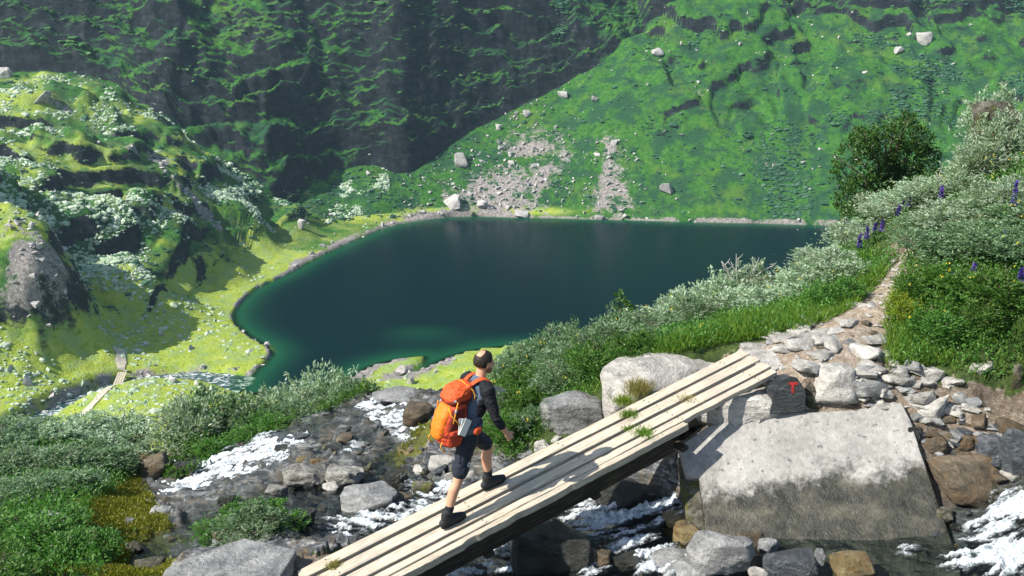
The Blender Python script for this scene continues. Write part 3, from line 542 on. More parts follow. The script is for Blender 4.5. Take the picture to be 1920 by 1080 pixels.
def far_z(x, y):   # bilinear look-up on the fan of columns
    x = np.asarray(x, float); y = np.asarray(y, float); a = x / y; ci = np.clip(np.interp(a, AF, np.arange(ncol)), 0, ncol - 1.001); c0 = ci.astype(int); w = ci - c0; out = np.empty(x.shape)
    for k in np.ndindex(x.shape):
        z0 = np.interp(y[k], YF[c0[k]], ZF[c0[k]]); z1 = np.interp(y[k], YF[c0[k] + 1], ZF[c0[k] + 1]); out[k] = z0 * (1 - w[k]) + z1 * w[k]
    return out
X, Y, Z = ribbon(OUT, [6.5, 6.5, 5, 5.0, 6, 6.5, 7.5], lambda x, y: np.full(x.shape, LZ - .25) + fbm(xyz(x, y), .9, 3, seed=51) * .14, 200, 11)
me = mesh_np('outlet_stream', xyz(X, Y, Z).reshape(-1, 3), grid_faces(*X.shape), True)
n = NT('outlet_water'); f1 = n.noise(1.1, 6, .7, n.vmul((.6, 1.4, 1)), 1.0); fm = n.step(f1, .50, .62)
n.bump(f1, .6, .2); tag(link('outlet_stream', me, n.done(n.mix(fm, (.02, .06, .06), (.75, .78, .80)), .25, .5)), 'pale riffled stream running out of the lake', None, None, 'structure')
TR1 = [PZ(225, 672, -59.3)[:2], PZ(229, 684, -59.3)[:2], PZ(228, 700, -59.3)[:2]]
TR2 = [PZ(213, 738, -59.3)[:2], PZ(203, 752, -59.3)[:2], PZ(185, 772, -59.3)[:2], PZ(165, 790, -59.3)[:2], PZ(140, 803, -59.5)[:2]]
n = NT('far_trail'); b = n.noise(1.5, 5, .7); trail_m = n.done(n.ramp(b, [(.3, (.34, .30, .22)), (.6, (.55, .50, .40))]), .95, .1)
VV = []; FFs = []; o_ = 0
for tr_, wd in ((TR1, [1.6, 1.6, 1.2]), (TR2, [1.1, 1.1, 1.1])):
    X, Y, Z = ribbon(tr_, wd, lambda x, y: far_z(x, y) + .12, 60, 5); VV.append(xyz(X, Y, Z).reshape(-1, 3)); FFs.append(grid_faces(*X.shape) + o_); o_ += X.size
tag(link('trail', mesh_np('trail', np.vstack(VV), np.vstack(FFs)), trail_m), 'pale trodden trail to the small footbridge below', None, None, 'structure')
# ================================================================== ROCKS
def rock_mesh(name, dims, seed, npts=16, cuts=2, amp=0.05, flat=0.0, round_=0.35, sharp=32):
    """an angular stone: hull of scattered points, edges worn, faces roughened; sits with its base near z = 0"""
    r = random.Random(seed); bm = bmesh.new()
    for _ in range(npts):
        p = Vector((r.uniform(-1, 1), r.uniform(-1, 1), r.uniform(-1, 1))); q = p.normalized(); p = p / max(abs(p.x), abs(p.y), abs(p.z)); p = p.lerp(q, round_)
        if flat and p.z > 0: p.z = p.z * (1 - flat) + flat * .8
        bm.verts.new((p.x * .5, p.y * .5, p.z * .5 + .5))
    h = bmesh.ops.convex_hull(bm, input=bm.verts)
    bmesh.ops.delete(bm, geom=[e for e in set(h['geom_interior'] + h['geom_unused']) if isinstance(e, bmesh.types.BMVert)], context='VERTS')
    bmesh.ops.dissolve_limit(bm, angle_limit=math.radians(14), verts=bm.verts, edges=bm.edges)
    bmesh.ops.scale(bm, vec=dims, verts=bm.verts)
    s = min(dims)
    bmesh.ops.bevel(bm, geom=list(bm.edges), offset=s * .07, segments=1, affect='EDGES', profile=.6, clamp_overlap=True)
    bmesh.ops.triangulate(bm, faces=bm.faces)
    for _ in range(cuts): bmesh.ops.subdivide_edges(bm, edges=[e for e in bm.edges if e.calc_length() > s * .16], cuts=1, use_grid_fill=False); bmesh.ops.triangulate(bm, faces=[f for f in bm.faces if len(f.verts) > 3])
    bm.normal_update(); C = np.array([v.co for v in bm.verts]); N = np.array([v.normal for v in bm.verts])
    d = fbm(C, 2.2 / s, 4, .6, seed=seed % 97, ridge=True) * amp * s + fbm(C * np.array([1, 1, 3.0]), 1.6 / s, 3, .5, seed=seed % 89) * amp * s * .8
    for v, q in zip(bm.verts, C + N * d[:, None]): v.co = q
    return bm_mesh(bm, name, True, sharp)
seed_c = [100]
def rock_at(u, vb, w, h, mat, label, cat='boulder', depth=0.75, flat=0.0, rz=0.0, tilt=(0, 0), sink=0.25, group=None, name='boulder', fn=None, cuts=2, npts=16, round_=.35, z=None, amp=.05):
    """(u, vb): middle of the stone's foot in the photograph; w, h: its width and height there in pixels"""
    P = hit(u, vb - h * .15, fn or Top) if z is None else PZ(u, vb - h * .15, z)
    dd = float(P @ CF); px = dd / FPX; W = w * px; D = W * depth; H = max(h * px - D * .30, h * px * .45)
    H2 = H / (1 - sink); seed_c[0] += 1
    o = link(name, rock_mesh(name, (W, D, H2), seed_c[0] * 7 + 3, npts, cuts, amp, flat, round_), MAT[mat])
    o.location = (P[0], P[1] + D * .25, P[2] - H2 * sink); o.rotation_euler = (tilt[0], tilt[1], rz)
    return tag(o, label, cat, group)
R = rock_at
# around the bridge's upper end
R(1252, 800, 310, 155, 'pale_rock', 'long whitish boulder along the far edge of the bridge, near its upper end', depth=.55, rz=.45, sink=.3, round_=.6, npts=26, cuts=3)
R(1072, 815, 125, 85, 'grey_rock', 'grey cracked boulder beside the bridge, left of the long whitish boulder', depth=.7, sink=.25, flat=.3, cuts=3)
R(1388, 806, 190, 100, 'pale_rock', 'rough pale boulder under the near edge of the bridge top', depth=.7, sink=.3, round_=.6, npts=24, cuts=3)
R(1566, 768, 105, 95, 'pale_rock', 'smooth rounded whitish boulder behind the stone with the red T', depth=.9, sink=.3, round_=.75, npts=30, cuts=3)
R(1438, 700, 110, 50, 'pale_rock', 'flat whitish rock carrying the upper end of the bridge', depth=1.0, sink=.4, round_=.6, npts=24)
R(1525, 775, 48, 62, 'mossy_rock', 'small brown stone leaning between the red T stone and whitish boulder', 'stone', depth=.8, sink=.15, name='stone')
R(1637, 750, 95, 52, 'grey_rock', 'dark-sided flat-topped block where the stony path begins', depth=.7, flat=.7, sink=.15, rz=.2, round_=.1)
R(1668, 752, 72, 24, 'pale_rock', 'thin pale flagstone in front of the dark-sided block', 'stone', depth=.6, flat=.7, name='stone', sink=.1, round_=.1)
R(1738, 800, 52, 75, 'pale_rock', 'tall pale pointed stone at the corner of the big tilted slab', 'stone', depth=.7, tilt=(0, .35), name='stone', sink=.15, round_=.1, npts=10)
R(1786, 804, 48, 46, 'pale_rock', 'pale wedge-shaped stone just right of the tall pointed stone', 'stone', depth=.7, tilt=(0, -.2), name='stone', sink=.15, round_=.1, npts=10)
R(1737, 716, 72, 32, 'pale_rock', 'flat pale stone with an orange stain at the foot of the right-hand bushes', 'stone', depth=.6, flat=.5, name='stone', sink=.15)
R(1836, 704, 52, 27, 'pale_rock', 'square pale stone on the earth bank under the right-hand bushes', 'stone', depth=.6, flat=.5, name='stone', sink=.1, round_=.1)
R(1868, 688, 34, 16, 'pale_rock', 'small pale stone perched above the square stone on the bank', 'stone', depth=.6, flat=.5, name='stone', sink=.1)
R(1904, 745, 22, 60, 'mossy_rock', 'narrow upright stone in the earth bank at the right edge', 'stone', depth=.6, name='stone', sink=.1)
R(1660, 790, 60, 26, 'pale_rock', 'pale stone wedged behind the top edge of the big slab', 'stone', depth=.6, flat=.5, name='stone', sink=.1)
R(1710, 765, 40, 26, 'pale_rock', 'angular pale stone between the flagstone and tall pointed stone', 'stone', depth=.6, flat=.3, name='stone', sink=.1)
R(1610, 790, 44, 24, 'pale_rock', 'small pale stone right of the rounded whitish boulder', 'stone', depth=.6, flat=.3, name='stone', sink=.1)
R(1872, 268, 80, 84, 'mossy_rock', 'mossy brown rock outcrop among the uppermost bushes at the right edge', z=-2.15, depth=.8, cuts=3)
# right bank of the stream
R(1818, 945, 150, 95, 'brown_rock', 'big brown angular boulder above the rapids at the right', depth=.8, tilt=(.25, .1), sink=.12, cuts=3, round_=.15, npts=13)
R(1752, 852, 60, 40, 'brown_rock', 'rounded orange-brown stone beside the slab right edge', 'stone', depth=.8, name='stone', round_=.7)
R(1815, 850, 48, 42, 'brown_rock', 'brown wedge stone behind the big brown boulder', 'stone', depth=.7, name='stone', tilt=(0, .3))
R(1785, 822, 120, 26, 'grey_rock', 'long thin grey slab lying across the stones on the right bank', 'stone', depth=.4, flat=.6, name='stone')
R(1868, 865, 70, 60, 'dark_rock', 'dark wet rock behind the big brown boulder, near the frame edge', depth=.8)
R(1903, 900, 55, 95, 'dark_rock', 'tall dark streaked rock at the right frame edge above the rapids', depth=.8)
R(1715, 850, 36, 50, 'wet_rock', 'blackish stone wedged against the upper right corner of the slab', 'stone', depth=.7, name='stone')
R(1860, 828, 40, 20, 'pale_rock', 'small white flake of stone among the dark rocks at right', 'stone', depth=.6, name='stone', flat=.4)
R(1772, 985, 36, 34, 'mossy_rock', 'small square stone at the slab right edge beside the rapids', 'stone', depth=.8, name='stone', round_=.1)
R(1905, 820, 60, 40, 'brown_rock', 'brown stone in the shade of the undercut bank', 'stone', depth=.8, name='stone')
R(1690, 840, 30, 26, 'dark_rock', 'dark stone under the pale pointed stones', 'stone', depth=.7, name='stone')
# stones along the bottom edge
R(1362, 1085, 125, 105, 'grey_rock', 'big grey white-veined boulder in front of the slab at the bottom edge', depth=.7, tilt=(.1, -.25), sink=.12, cuts=3, round_=.12, npts=13)
R(1410, 1032, 68, 40, 'brown_rock', 'brown pointed stone leaning on the white-veined boulder', 'stone', depth=.6, name='stone', tilt=(0, .35), round_=.1)
R(1484, 1090, 105, 62, 'dark_rock', 'dark bluish boulder right of the white-veined boulder at the bottom', depth=.8, round_=.2)
R(1446, 1050, 48, 40, 'grey_rock', 'greyish stone between the white-veined and the dark bluish boulder', 'stone', depth=.7, name='stone')
R(1600, 1085, 80, 48, 'ochre_rock', 'rusty brown pointed stone in the water before the slab', 'stone', depth=.7, name='stone', round_=.1)
R(1575, 1088, 26, 18, 'ochre_rock', 'small round rusty stone at the bottom, left of the pointed one', 'stone', depth=.9, name='stone', round_=.8)
R(1425, 1088, 44, 28, 'pale_rock', 'small white stone at the bottom edge below the bluish boulder', 'stone', depth=.8, name='stone', round_=.6)
R(1535, 1070, 24, 42, 'grey_rock', 'narrow grey upright stone right of the dark bluish boulder', 'stone', depth=.7, name='stone')
R(1275, 1090, 120, 56, 'grey_rock', 'low grey boulder at the bottom edge, left of the white-veined one', depth=.8, round_=.5)
R(1262, 992, 66, 34, 'ochre_rock', 'flat yellowish stone in the foam by the slab left foot', 'stone', depth=.8, name='stone', round_=.7)
R(1288, 1030, 58, 46, 'ochre_rock', 'orange-yellow boulder in the foam below the flat yellowish stone', 'stone', depth=.8, name='stone', round_=.6)
R(1030, 1082, 165, 118, 'wet_rock', 'large dark wet block in the rapids under the bridge', depth=.75, flat=.35, sink=.2, cuts=3, round_=.25, npts=20)
R(1126, 1075, 58, 60, 'brown_rock', 'rounded brown boulder right of the large dark wet block', 'stone', depth=.85, name='stone', round_=.7)
R(1176, 1075, 56, 40, 'wet_rock', 'dark greenish stone beside the rounded brown boulder', 'stone', depth=.85, name='stone')
R(1168, 960, 110, 80, 'wet_rock', 'mossy wet rock splashed by water in the shadow of the bridge', depth=.8, round_=.6)
R(890, 1088, 46, 30, 'brown_rock', 'small brown stone in the foam at the bottom under the bridge', 'stone', depth=.8, name='stone')
R(1215, 1080, 40, 26, 'dark_rock', 'small dark stone at the bottom between brown boulder and grey boulder', 'stone', depth=.8, name='stone')
R(1330, 1045, 40, 34, 'wet_rock', 'dark wet stone between orange-yellow boulder and white-veined boulder', 'stone', depth=.8, name='stone')
# in and along the pool behind the bridge
R(572, 918, 92, 50, 'speckled_rock', 'pale speckled lumpy boulder at the pool edge, leftmost of the row', depth=.7, round_=.7, npts=26, cuts=3, amp=.09)
R(645, 915, 78, 46, 'speckled_rock', 'speckled boulder in the middle of the pool-edge row', depth=.7, round_=.6, npts=22, cuts=3, amp=.09)
R(690, 968, 108, 66, 'grey_rock', 'large layered grey boulder at the right end of the pool-edge row', depth=.8, round_=.4, cuts=3, npts=20, flat=.3)
R(516, 930, 48, 26, 'speckled_rock', 'small pale round stone in the pool left of the speckled boulders', 'stone', depth=.8, name='stone', round_=.8)
R(620, 925, 34, 26, 'pale_rock', 'small white stone in front of the speckled boulders', 'stone', depth=.8, name='stone', round_=.6)
R(742, 918, 46, 40, 'wet_rock', 'blackish stones behind the layered grey boulder', 'stone', depth=.8, name='stone')
R(748, 940, 60, 22, 'brown_rock', 'low brown stone in the water right of the layered grey boulder', 'stone', depth=.8, name='stone', round_=.6)
R(832, 886, 60, 36, 'pale_rock', 'pale blocky stone behind the hiker\'s legs, on the wet bedrock', 'stone', depth=.7, name='stone', flat=.4)
R(797, 890, 50, 18, 'pale_rock', 'flat tan stone left of the pale blocky stone', 'stone', depth=.6, name='stone', flat=.5)
R(845, 905, 24, 24, 'pale_rock', 'little tan stone between the flat stone and the hiker', 'stone', depth=.8, name='stone')
R(872, 900, 40, 26, 'pale_rock', 'pale stone half hidden by the hiker\'s rear leg', 'stone', depth=.7, name='stone')
R(782, 800, 66, 52, 'brown_rock', 'rounded pinkish brown boulder just left of the orange backpack', depth=.9, round_=.7, npts=26)
R(745, 762, 110, 36, 'grey_rock', 'low grey bedrock hump with a moss patch, behind the small cascade', depth=.8, round_=.6)
R(535, 838, 36, 22, 'dark_rock', 'dark stone on the wet ledge, upper left of the small dark pile', 'stone', depth=.8, name='stone', flat=.3)
R(566, 830, 30, 20, 'dark_rock', 'dark stone on the wet ledge, upper right of the small dark pile', 'stone', depth=.8, name='stone', flat=.3)
R(528, 850, 30, 18, 'wet_rock', 'dark stone at the foot of the small dark pile on the ledge', 'stone', depth=.8, name='stone')
R(572, 848, 34, 18, 'grey_rock', 'grey stone just right of the small dark pile on the ledge', 'stone', depth=.8, name='stone')
R(565, 868, 28, 14, 'ochre_rock', 'small tan stone in the shallows above the speckled boulders', 'stone', depth=.8, name='stone', round_=.7)
R(590, 870, 22, 12, 'ochre_rock', 'small rusty stone beside the tan one above the speckled boulders', 'stone', depth=.8, name='stone', round_=.7)
R(562, 1000, 64, 44, 'wet_rock', 'dark pyramid-shaped stone half under water behind the green bush', 'stone', depth=.8, name='stone', round_=.1, npts=9)
R(287, 905, 60, 62, 'brown_rock', 'brown wet boulder at the left foot of the white cascade', depth=.8, round_=.5)
R(345, 900, 52, 40, 'wet_rock', 'wet black rock that the white cascade pours over', depth=.8, round_=.6)
R(285, 872, 80, 26, 'brown_rock', 'low brown rock by the small fall at the cascade top left', depth=.7, flat=.3)
R(88, 992, 90, 32, 'grey_rock', 'whitish weathered rock among the moss at far left', depth=.7, round_=.5)
R(432, 1110, 240, 88, 'grey_rock', 'big flat-topped grey boulder at the bottom edge by the bridge foot', depth=.55, flat=.75, sink=.15, round_=.15, npts=18, cuts=3)
R(238, 985, 36, 16, 'grey_rock', 'small grey stone in the yellow moss at left', 'stone', depth=.8, name='stone', round_=.6)
R(300, 968, 40, 20, 'grey_rock', 'whitish stone at the edge of the moss by the dark water', 'stone', depth=.7, name='stone')
R(255, 1040, 50, 26, 'mossy_rock', 'tan stone at the lower edge of the yellow moss', 'stone', depth=.8, name='stone')
R(275, 1075, 60, 30, 'mossy_rock', 'mossy brown stone left of the big flat-topped boulder', 'stone', depth=.8, name='stone')
R(936, 795, 62, 74, 'dark_rock', 'bluish grey rock between the hiker and the bushes', depth=.8, round_=.4)
R(1018, 850, 36, 30, 'pale_rock', 'whitest small stone beside the bridge below the grey cracked boulder', 'stone', depth=.8, name='stone', npts=10)
R(985, 865, 34, 24, 'grey_rock', 'grey pebble-like stone by the bridge left of the whitest one', 'stone', depth=.8, name='stone')
R(958, 880, 34, 24, 'dark_rock', 'dark stone by the bridge in front of the hiker', 'stone', depth=.8, name='stone')
R(1045, 838, 24, 22, 'pale_rock', 'small pale stone touching the grey cracked boulder', 'stone', depth=.8, name='stone')

# ------------------------------------------------------------------ the big slab sloping into the water, with its stepped left edge
def slab_obj(name, px, thick, rough, seed, mat, zoff=0.0):
    L2 = []
    for p in px:
        d = ray(p[0], p[1]); q = d * ((c0 @ nrm) / (d @ nrm)); L2.append(((q - c0) @ e1, (q - c0) @ e2))
    bm = bmesh.new(); vs_ = [bm.verts.new(tuple(c0 + e1 * a + e2 * b + nrm * zoff)) for a, b in L2]; f = bm.faces.new(vs_)
    ex = bmesh.ops.extrude_face_region(bm, geom=[f]); bmesh.ops.translate(bm, vec=tuple(-nrm * thick), verts=[v for v in ex['geom'] if isinstance(v, bmesh.types.BMVert)])
    bmesh.ops.recalc_face_normals(bm, faces=bm.faces)
    bmesh.ops.bevel(bm, geom=list(bm.edges), offset=.014, segments=1, affect='EDGES')
    bmesh.ops.triangulate(bm, faces=bm.faces)
    for _ in range(7):
        ed = [e for e in bm.edges if e.calc_length() > .075]
        if not ed: break
        bmesh.ops.subdivide_edges(bm, edges=ed, cuts=1); bmesh.ops.triangulate(bm, faces=[f for f in bm.faces if len(f.verts) > 3])
    bmesh.ops.beautify_fill(bm, faces=bm.faces, edges=bm.edges)
    bm.normal_update(); C = np.array([v.co for v in bm.verts]); N = np.array([v.normal for v in bm.verts])
    d = fbm(C, 1.3, 4, .5, seed=seed) * rough * 1.6 + fbm(C, 7, 4, .6, seed=seed + 1, ridge=True) * rough * .35
    for v, q in zip(bm.verts, C + N * d[:, None]): v.co = q
    return bm_mesh(bm, name, True, 34)
n = NT('slab_rock'); zz = n.sepz(n.pos)[2]; xx = n.sepz(n.pos)[0]; a = n.noise(2.2, 8, .65); b = n.noise(16, 6, .72); g = n.noise(55, 3, .6)
dryc = n.ramp(n.math('ADD', n.math('MULTIPLY', a, .5), n.math('MULTIPLY', b, .5)), [(.3, (.16, .155, .145)), (.5, (.30, .29, .27)), (.68, (.43, .415, .39))])
dryc = n.mix(n.math('MULTIPLY', n.step(n.noise(13, 4, .6), .61, .68), .8), dryc, (.10, .10, .095))
dryc = n.mix(n.math('MULTIPLY', n.step(g, .60, .72), .35), dryc, (.16, .155, .15))
wetc = n.ramp(n.noise(3.2, 8, .7, n.vmul((1, 1, 2))), [(.32, (.010, .011, .008)), (.5, (.038, .038, .028)), (.68, (.095, .088, .062))])
lvl = n.math('ADD', zz, n.math('ADD', n.math('MULTIPLY', n.math('SUBTRACT', a, .5), .45), n.math('ADD', n.math('MULTIPLY', n.math('SUBTRACT', b, .5), .16), n.math('MULTIPLY', n.math('SUBTRACT', xx, 3.2), -.13))))
wf = n.step(lvl, -4.92, -5.05)
n.bump(n.math('ADD', n.math('MULTIPLY', b, .6), n.math('ADD', n.math('MULTIPLY', g, .25), a)), .7, .035)
MAT['slab'] = n.done(n.mix(wf, dryc, wetc), n.math('SUBTRACT', .85, n.math('MULTIPLY', wf, .5)), .35)
sl = link('rock_slab', slab_obj('rock_slab', slab_px, .42, .016, 61, None), MAT['slab'])
tag(sl, 'huge flat tilted slab, dry and pale above, dark and wet below', 'rock slab')
st = link('lower_step', slab_obj('lower_step', [(1272, 850), (1292, 846), (1292, 890), (1318, 894), (1326, 1000), (1295, 1010)], .5, .012, 71, None, -.09), MAT['mossy_rock'], sl)

# stone with the red T
P = PZ(1478, 772, -4.47); Wd = 70 * float(P @ CF) / FPX; Ht = .42
bm = bmesh.new(); prof = [(-.5, 0), (.46, 0), (.5, .42), (.47, .62), (.20, .98), (.0, 1.0), (-.44, .74), (-.5, .62), (-.42, .35)]
fv = [bm.verts.new((x * Wd, 0, y * Ht)) for x, y in prof]; f = bm.faces.new(fv); ex = bmesh.ops.extrude_face_region(bm, geom=[f])
for v in [v for v in ex['geom'] if isinstance(v, bmesh.types.BMVert)]: v.co.y += .24; v.co.x *= .9; v.co.z *= .93
bmesh.ops.recalc_face_normals(bm, faces=bm.faces); bmesh.ops.bevel(bm, geom=list(bm.edges), offset=.012, segments=2, affect='EDGES'); bmesh.ops.triangulate(bm, faces=bm.faces)
for _ in range(4): bmesh.ops.subdivide_edges(bm, edges=[e for e in bm.edges if e.calc_length() > .035], cuts=1); bmesh.ops.triangulate(bm, faces=[f for f in bm.faces if len(f.verts) > 3])
bm.normal_update(); C = np.array([v.co for v in bm.verts]); N = np.array([v.normal for v in bm.verts]); dT = fbm(C * np.array([1.6, 1, .8]), 7, 4, .6, seed=80, ridge=True) * .007
for v, q in zip(bm.verts, C + N * dT[:, None]): v.co = q
me = bm_mesh(bm, 'marker_stone', True, 30)
ts_ = link('marker_stone', me, MAT['slate']); ts_.location = P - np.array([0, 0, .02]); ts_.rotation_euler = (-.12, 0, .12)
tag(ts_, 'dark upright stone with a red painted T beside the bridge top', 'stone')
bv = BVHTree.FromPolygons([v.co.copy() for v in me.vertices], [tuple(p.vertices) for p in me.polygons])
bm = bmesh.new()
def patch(x0, x1, z0, z1, nx, nz_):
    g_ = []
    for i in range(nx + 1):
        row = []
        for j in range(nz_ + 1):
            x = x0 + (x1 - x0) * i / nx; z = z0 + (z1 - z0) * j / nz_; h = bv.ray_cast(Vector((x, -1, z)), Vector((0, 1, 0)))[0]
            row.append(bm.verts.new((x, (h.y if h else 0) - .004, z)))
        g_.append(row)
    for i in range(nx):
        for j in range(nz_): bm.faces.new((g_[i][j], g_[i + 1][j], g_[i + 1][j + 1], g_[i][j + 1]))
cx = .10 * Wd
patch(cx - .052, cx + .056, .785 * Ht, .865 * Ht, 8, 3); patch(cx - .018, cx + .016, .56 * Ht, .7849 * Ht, 3, 8)
n = NT('red_paint'); b = n.noise(40, 4, .7); pm = n.done(n.ramp(b, [(.3, (.16, .015, .015)), (.6, (.42, .03, .03))]), .7)
link('painted_letter', bm_mesh(bm, 'painted_letter'), pm, ts_)

# ------------------------------------------------------------------ path with loose flagstones, stones in the stream bed
def gz(x, y): return Gnd(np.asarray(x), np.asarray(y))
X, Y, Z = ribbon([p[:2] for p in PATH], [1.0, 1.25, 1.2, .95, .65, .5, .45, .4], lambda x, y: gz(x, y) + .012, 120, 13, .18, 3)
s_ = np.linspace(-1, 1, 13); Z = Z - (np.abs(s_) ** 6)[None, :] * .05 + fbm(xyz(X, Y), 5, 3, seed=91) * .012
n = NT('path_dirt'); b = n.noise(12, 6, .7); g = n.noise(50, 4, .6); n.bump(n.math('ADD', b, n.math('MULTIPLY', g, .5)), .8, .04)
pobj = tag(link('path', mesh_np('path', xyz(X, Y, Z).reshape(-1, 3), grid_faces(*X.shape)), n.done(n.ramp(n.math('ADD', n.math('MULTIPLY', b, .5), n.math('MULTIPLY', g, .5)), [(.3, (.09, .065, .045)), (.5, (.26, .21, .16)), (.68, (.50, .46, .40))]), .95, .1)), 'stony trodden path climbing right from the bridge', None, None, 'structure')
stone_meshes = [rock_mesh('stone', (1, .75, .28), 900 + k, 12, 1, .06, .5, .15) for k in range(7)] + [rock_mesh('stone', (1, .8, .55), 950 + k, 13, 1, .06, .1, .35) for k in range(6)]
def stone(parent, x, y, z, s, mats, flat=True, rr=random):
    me = rr.choice(stone_meshes[:7] if flat else stone_meshes[7:]); key = mats + me.name
    if key not in STM: m2 = me.copy(); m2.materials.clear(); m2.materials.append(MAT[mats]); STM[key] = m2
    o = bpy.data.objects.new('stone', STM[key]); COL.objects.link(o); o.parent = parent
    o.location = (x, y, z); o.scale = (s, s * rr.uniform(.7, 1.1), s * rr.uniform(.7, 1.2)); o.rotation_euler = (rr.uniform(-.16, .16), rr.uniform(-.16, .16), rr.uniform(0, 6.28)); return o
STM = {}; rr = random.Random(5)
for k in range(170):
    t = rr.random() ** 1.3; i = min(int(t * 119), 118); j = rr.uniform(-1.1, 1.1); x = np.interp(j, s_, X[i]); y = np.interp(j, s_, Y[i]); big_ = rr.random() < .25 and t < .5
    s = rr.uniform(.24, .40) if big_ else rr.uniform(.07, .2) * (1 - .35 * t)
    stone(pobj, x, y, float(gz(x, y)) - s * .03, s, rr.choice(['pale_rock', 'pale_rock', 'pale_rock', 'grey_rock', 'brown_rock'] if not big_ else ['pale_rock']), True, rr)
BANKPX = [(1590, 690), (1700, 680), (1800, 730), (1900, 800), (1910, 900), (1800, 900), (1740, 860), (1700, 770), (1600, 770)]
cnt = 0
while cnt < 140:
    u = rr.uniform(1590, 1915); v = rr.uniform(680, 905)
    if not in_poly(np.array(u), np.array(v), BANKPX): continue
    p = hit(u, v, Gnd, 7, 13, 260); s = rr.uniform(.08, .26); cnt += 1
    stone(hill, p[0], p[1], p[2] - s * .05, s, rr.choice(['pale_rock', 'grey_rock', 'brown_rock', 'dark_rock'] if v > 790 else ['pale_rock', 'pale_rock', 'grey_rock']), rr.random() < .6, rr)
for (u, v, w) in [(1560, 650, .42), (1500, 650, .34), (1610, 665, .5), (1625, 690, .42), (1540, 625, .34), (1590, 610, .36), (1640, 640, .36), (1660, 665, .3), (1690, 715, .4), (1730, 750, .34), (1660, 770, .3)]:
    p = hit(u, v, Gnd, 7, 15, 300); stone(pobj, p[0], p[1], p[2] - .01, w, 'pale_rock', True, rr)
cnt = 0
WETPX = [(300, 1010), (400, 950), (560, 880), (620, 810), (700, 770), (880, 850), (900, 930), (700, 1010), (560, 1010), (400, 1020)]
while cnt < 230:
    u = rr.uniform(300, 900); v = rr.uniform(770, 1020)
    if not in_poly(np.array(u), np.array(v), WETPX): continue
    p = hit(u, v, Gnd, 7, 16, 300); s = rr.uniform(.05, .17) if rr.random() < .78 else rr.uniform(.18, .36); cnt += 1
    stone(hill, p[0], p[1], p[2] - s * .12, s, rr.choice(['wet_rock', 'wet_rock', 'brown_rock', 'dark_rock', 'dark_rock', 'ochre_rock', 'grey_rock', 'mossy_rock']), rr.random() < .5, rr)
for k in range(110):
    u = rr.uniform(860, 1900); v = rr.uniform(960, 1085); p = hit(u, v, Gnd, 6.5, 12, 260); s = rr.uniform(.08, .28)
    stone(hill, p[0], p[1], p[2] - s * .1, s, rr.choice(['wet_rock', 'wet_rock', 'brown_rock', 'dark_rock', 'ochre_rock']), False, rr)

# ================================================================== THE PLANK BRIDGE
n = NT('plank_wood'); o = n.obj(); gr = n.noise(3.0, 7, .65, n.vmul((1.2, 26, 26), o), .4); gf = n.noise(9, 5, .7, n.vmul((1.5, 60, 30), o)); st_ = n.noise(2.2, 5, .6, o); rnd = n.orand()
wood = n.ramp(gr, [(.30, (.21, .17, .125)), (.45, (.44, .38, .29)), (.62, (.60, .54, .435))]); wood = n.mix(n.math('MULTIPLY', n.step(gf, .54, .66), .5), wood, (.20, .16, .115))
wood = n.mix(n.math('MULTIPLY', n.step(st_, .5, .66), .5), wood, (.33, .30, .26)); kn = n.step(n.voro(3.1, n.vmul((1, 4.5, 1), o)), .09, .04); wood = n.mix(n.math('MULTIPLY', kn, .7), wood, (.16, .11, .07))
ox = n.sepz(o)[0]; dirty = n.math('MULTIPLY', n.step(ox, 3.6, 5.4), n.step(n.noise(6, 5, .7, o), .42, .60)); wood = n.mix(n.math('MULTIPLY', dirty, .75), wood, (.40, .345, .28))
hv = n.N.new('ShaderNodeHueSaturation'); n.put(hv.inputs['Value'], n.math('ADD', .86, n.math('MULTIPLY', rnd, .2))); n.link(wood, hv.inputs['Color'])
n.bump(n.math('ADD', gr, n.math('MULTIPLY', gf, .6)), .9, .010); MAT['plank'] = n.done(hv.outputs[0], .8, .2)
n = NT('old_wood'); o = n.obj(); gr = n.noise(3.0, 7, .7, n.vmul((1.2, 24, 24), o), .5); b = n.noise(6, 5, .7, o)
w = n.ramp(gr, [(.3, (.010, .008, .006)), (.5, (.032, .025, .018)), (.72, (.10, .08, .06))]); n.bump(gr, .9, .015); MAT['beam'] = n.done(n.mix(n.math('MULTIPLY', n.step(b, .55, .7), .5), w, (.05, .05, .02)), .85, .2)
bridge = empty('plank_bridge', tuple(BR(-1.6, 0)))
tag(bridge, 'weathered four-plank footbridge rising over the stream under the hiker', 'footbridge')
BRM = Matrix((tuple(BR_D), tuple(-BR_R), tuple(BR_N))).transposed().to_4x4()   # local x along, y to the left (far side), z up
def bridge_child(o, s, r, h=0.0):
    o.parent = bridge; M = Matrix.Translation(Vector(BR(s, r, h)) - Vector(bridge.location)) @ BRM; o.matrix_local = M; return o
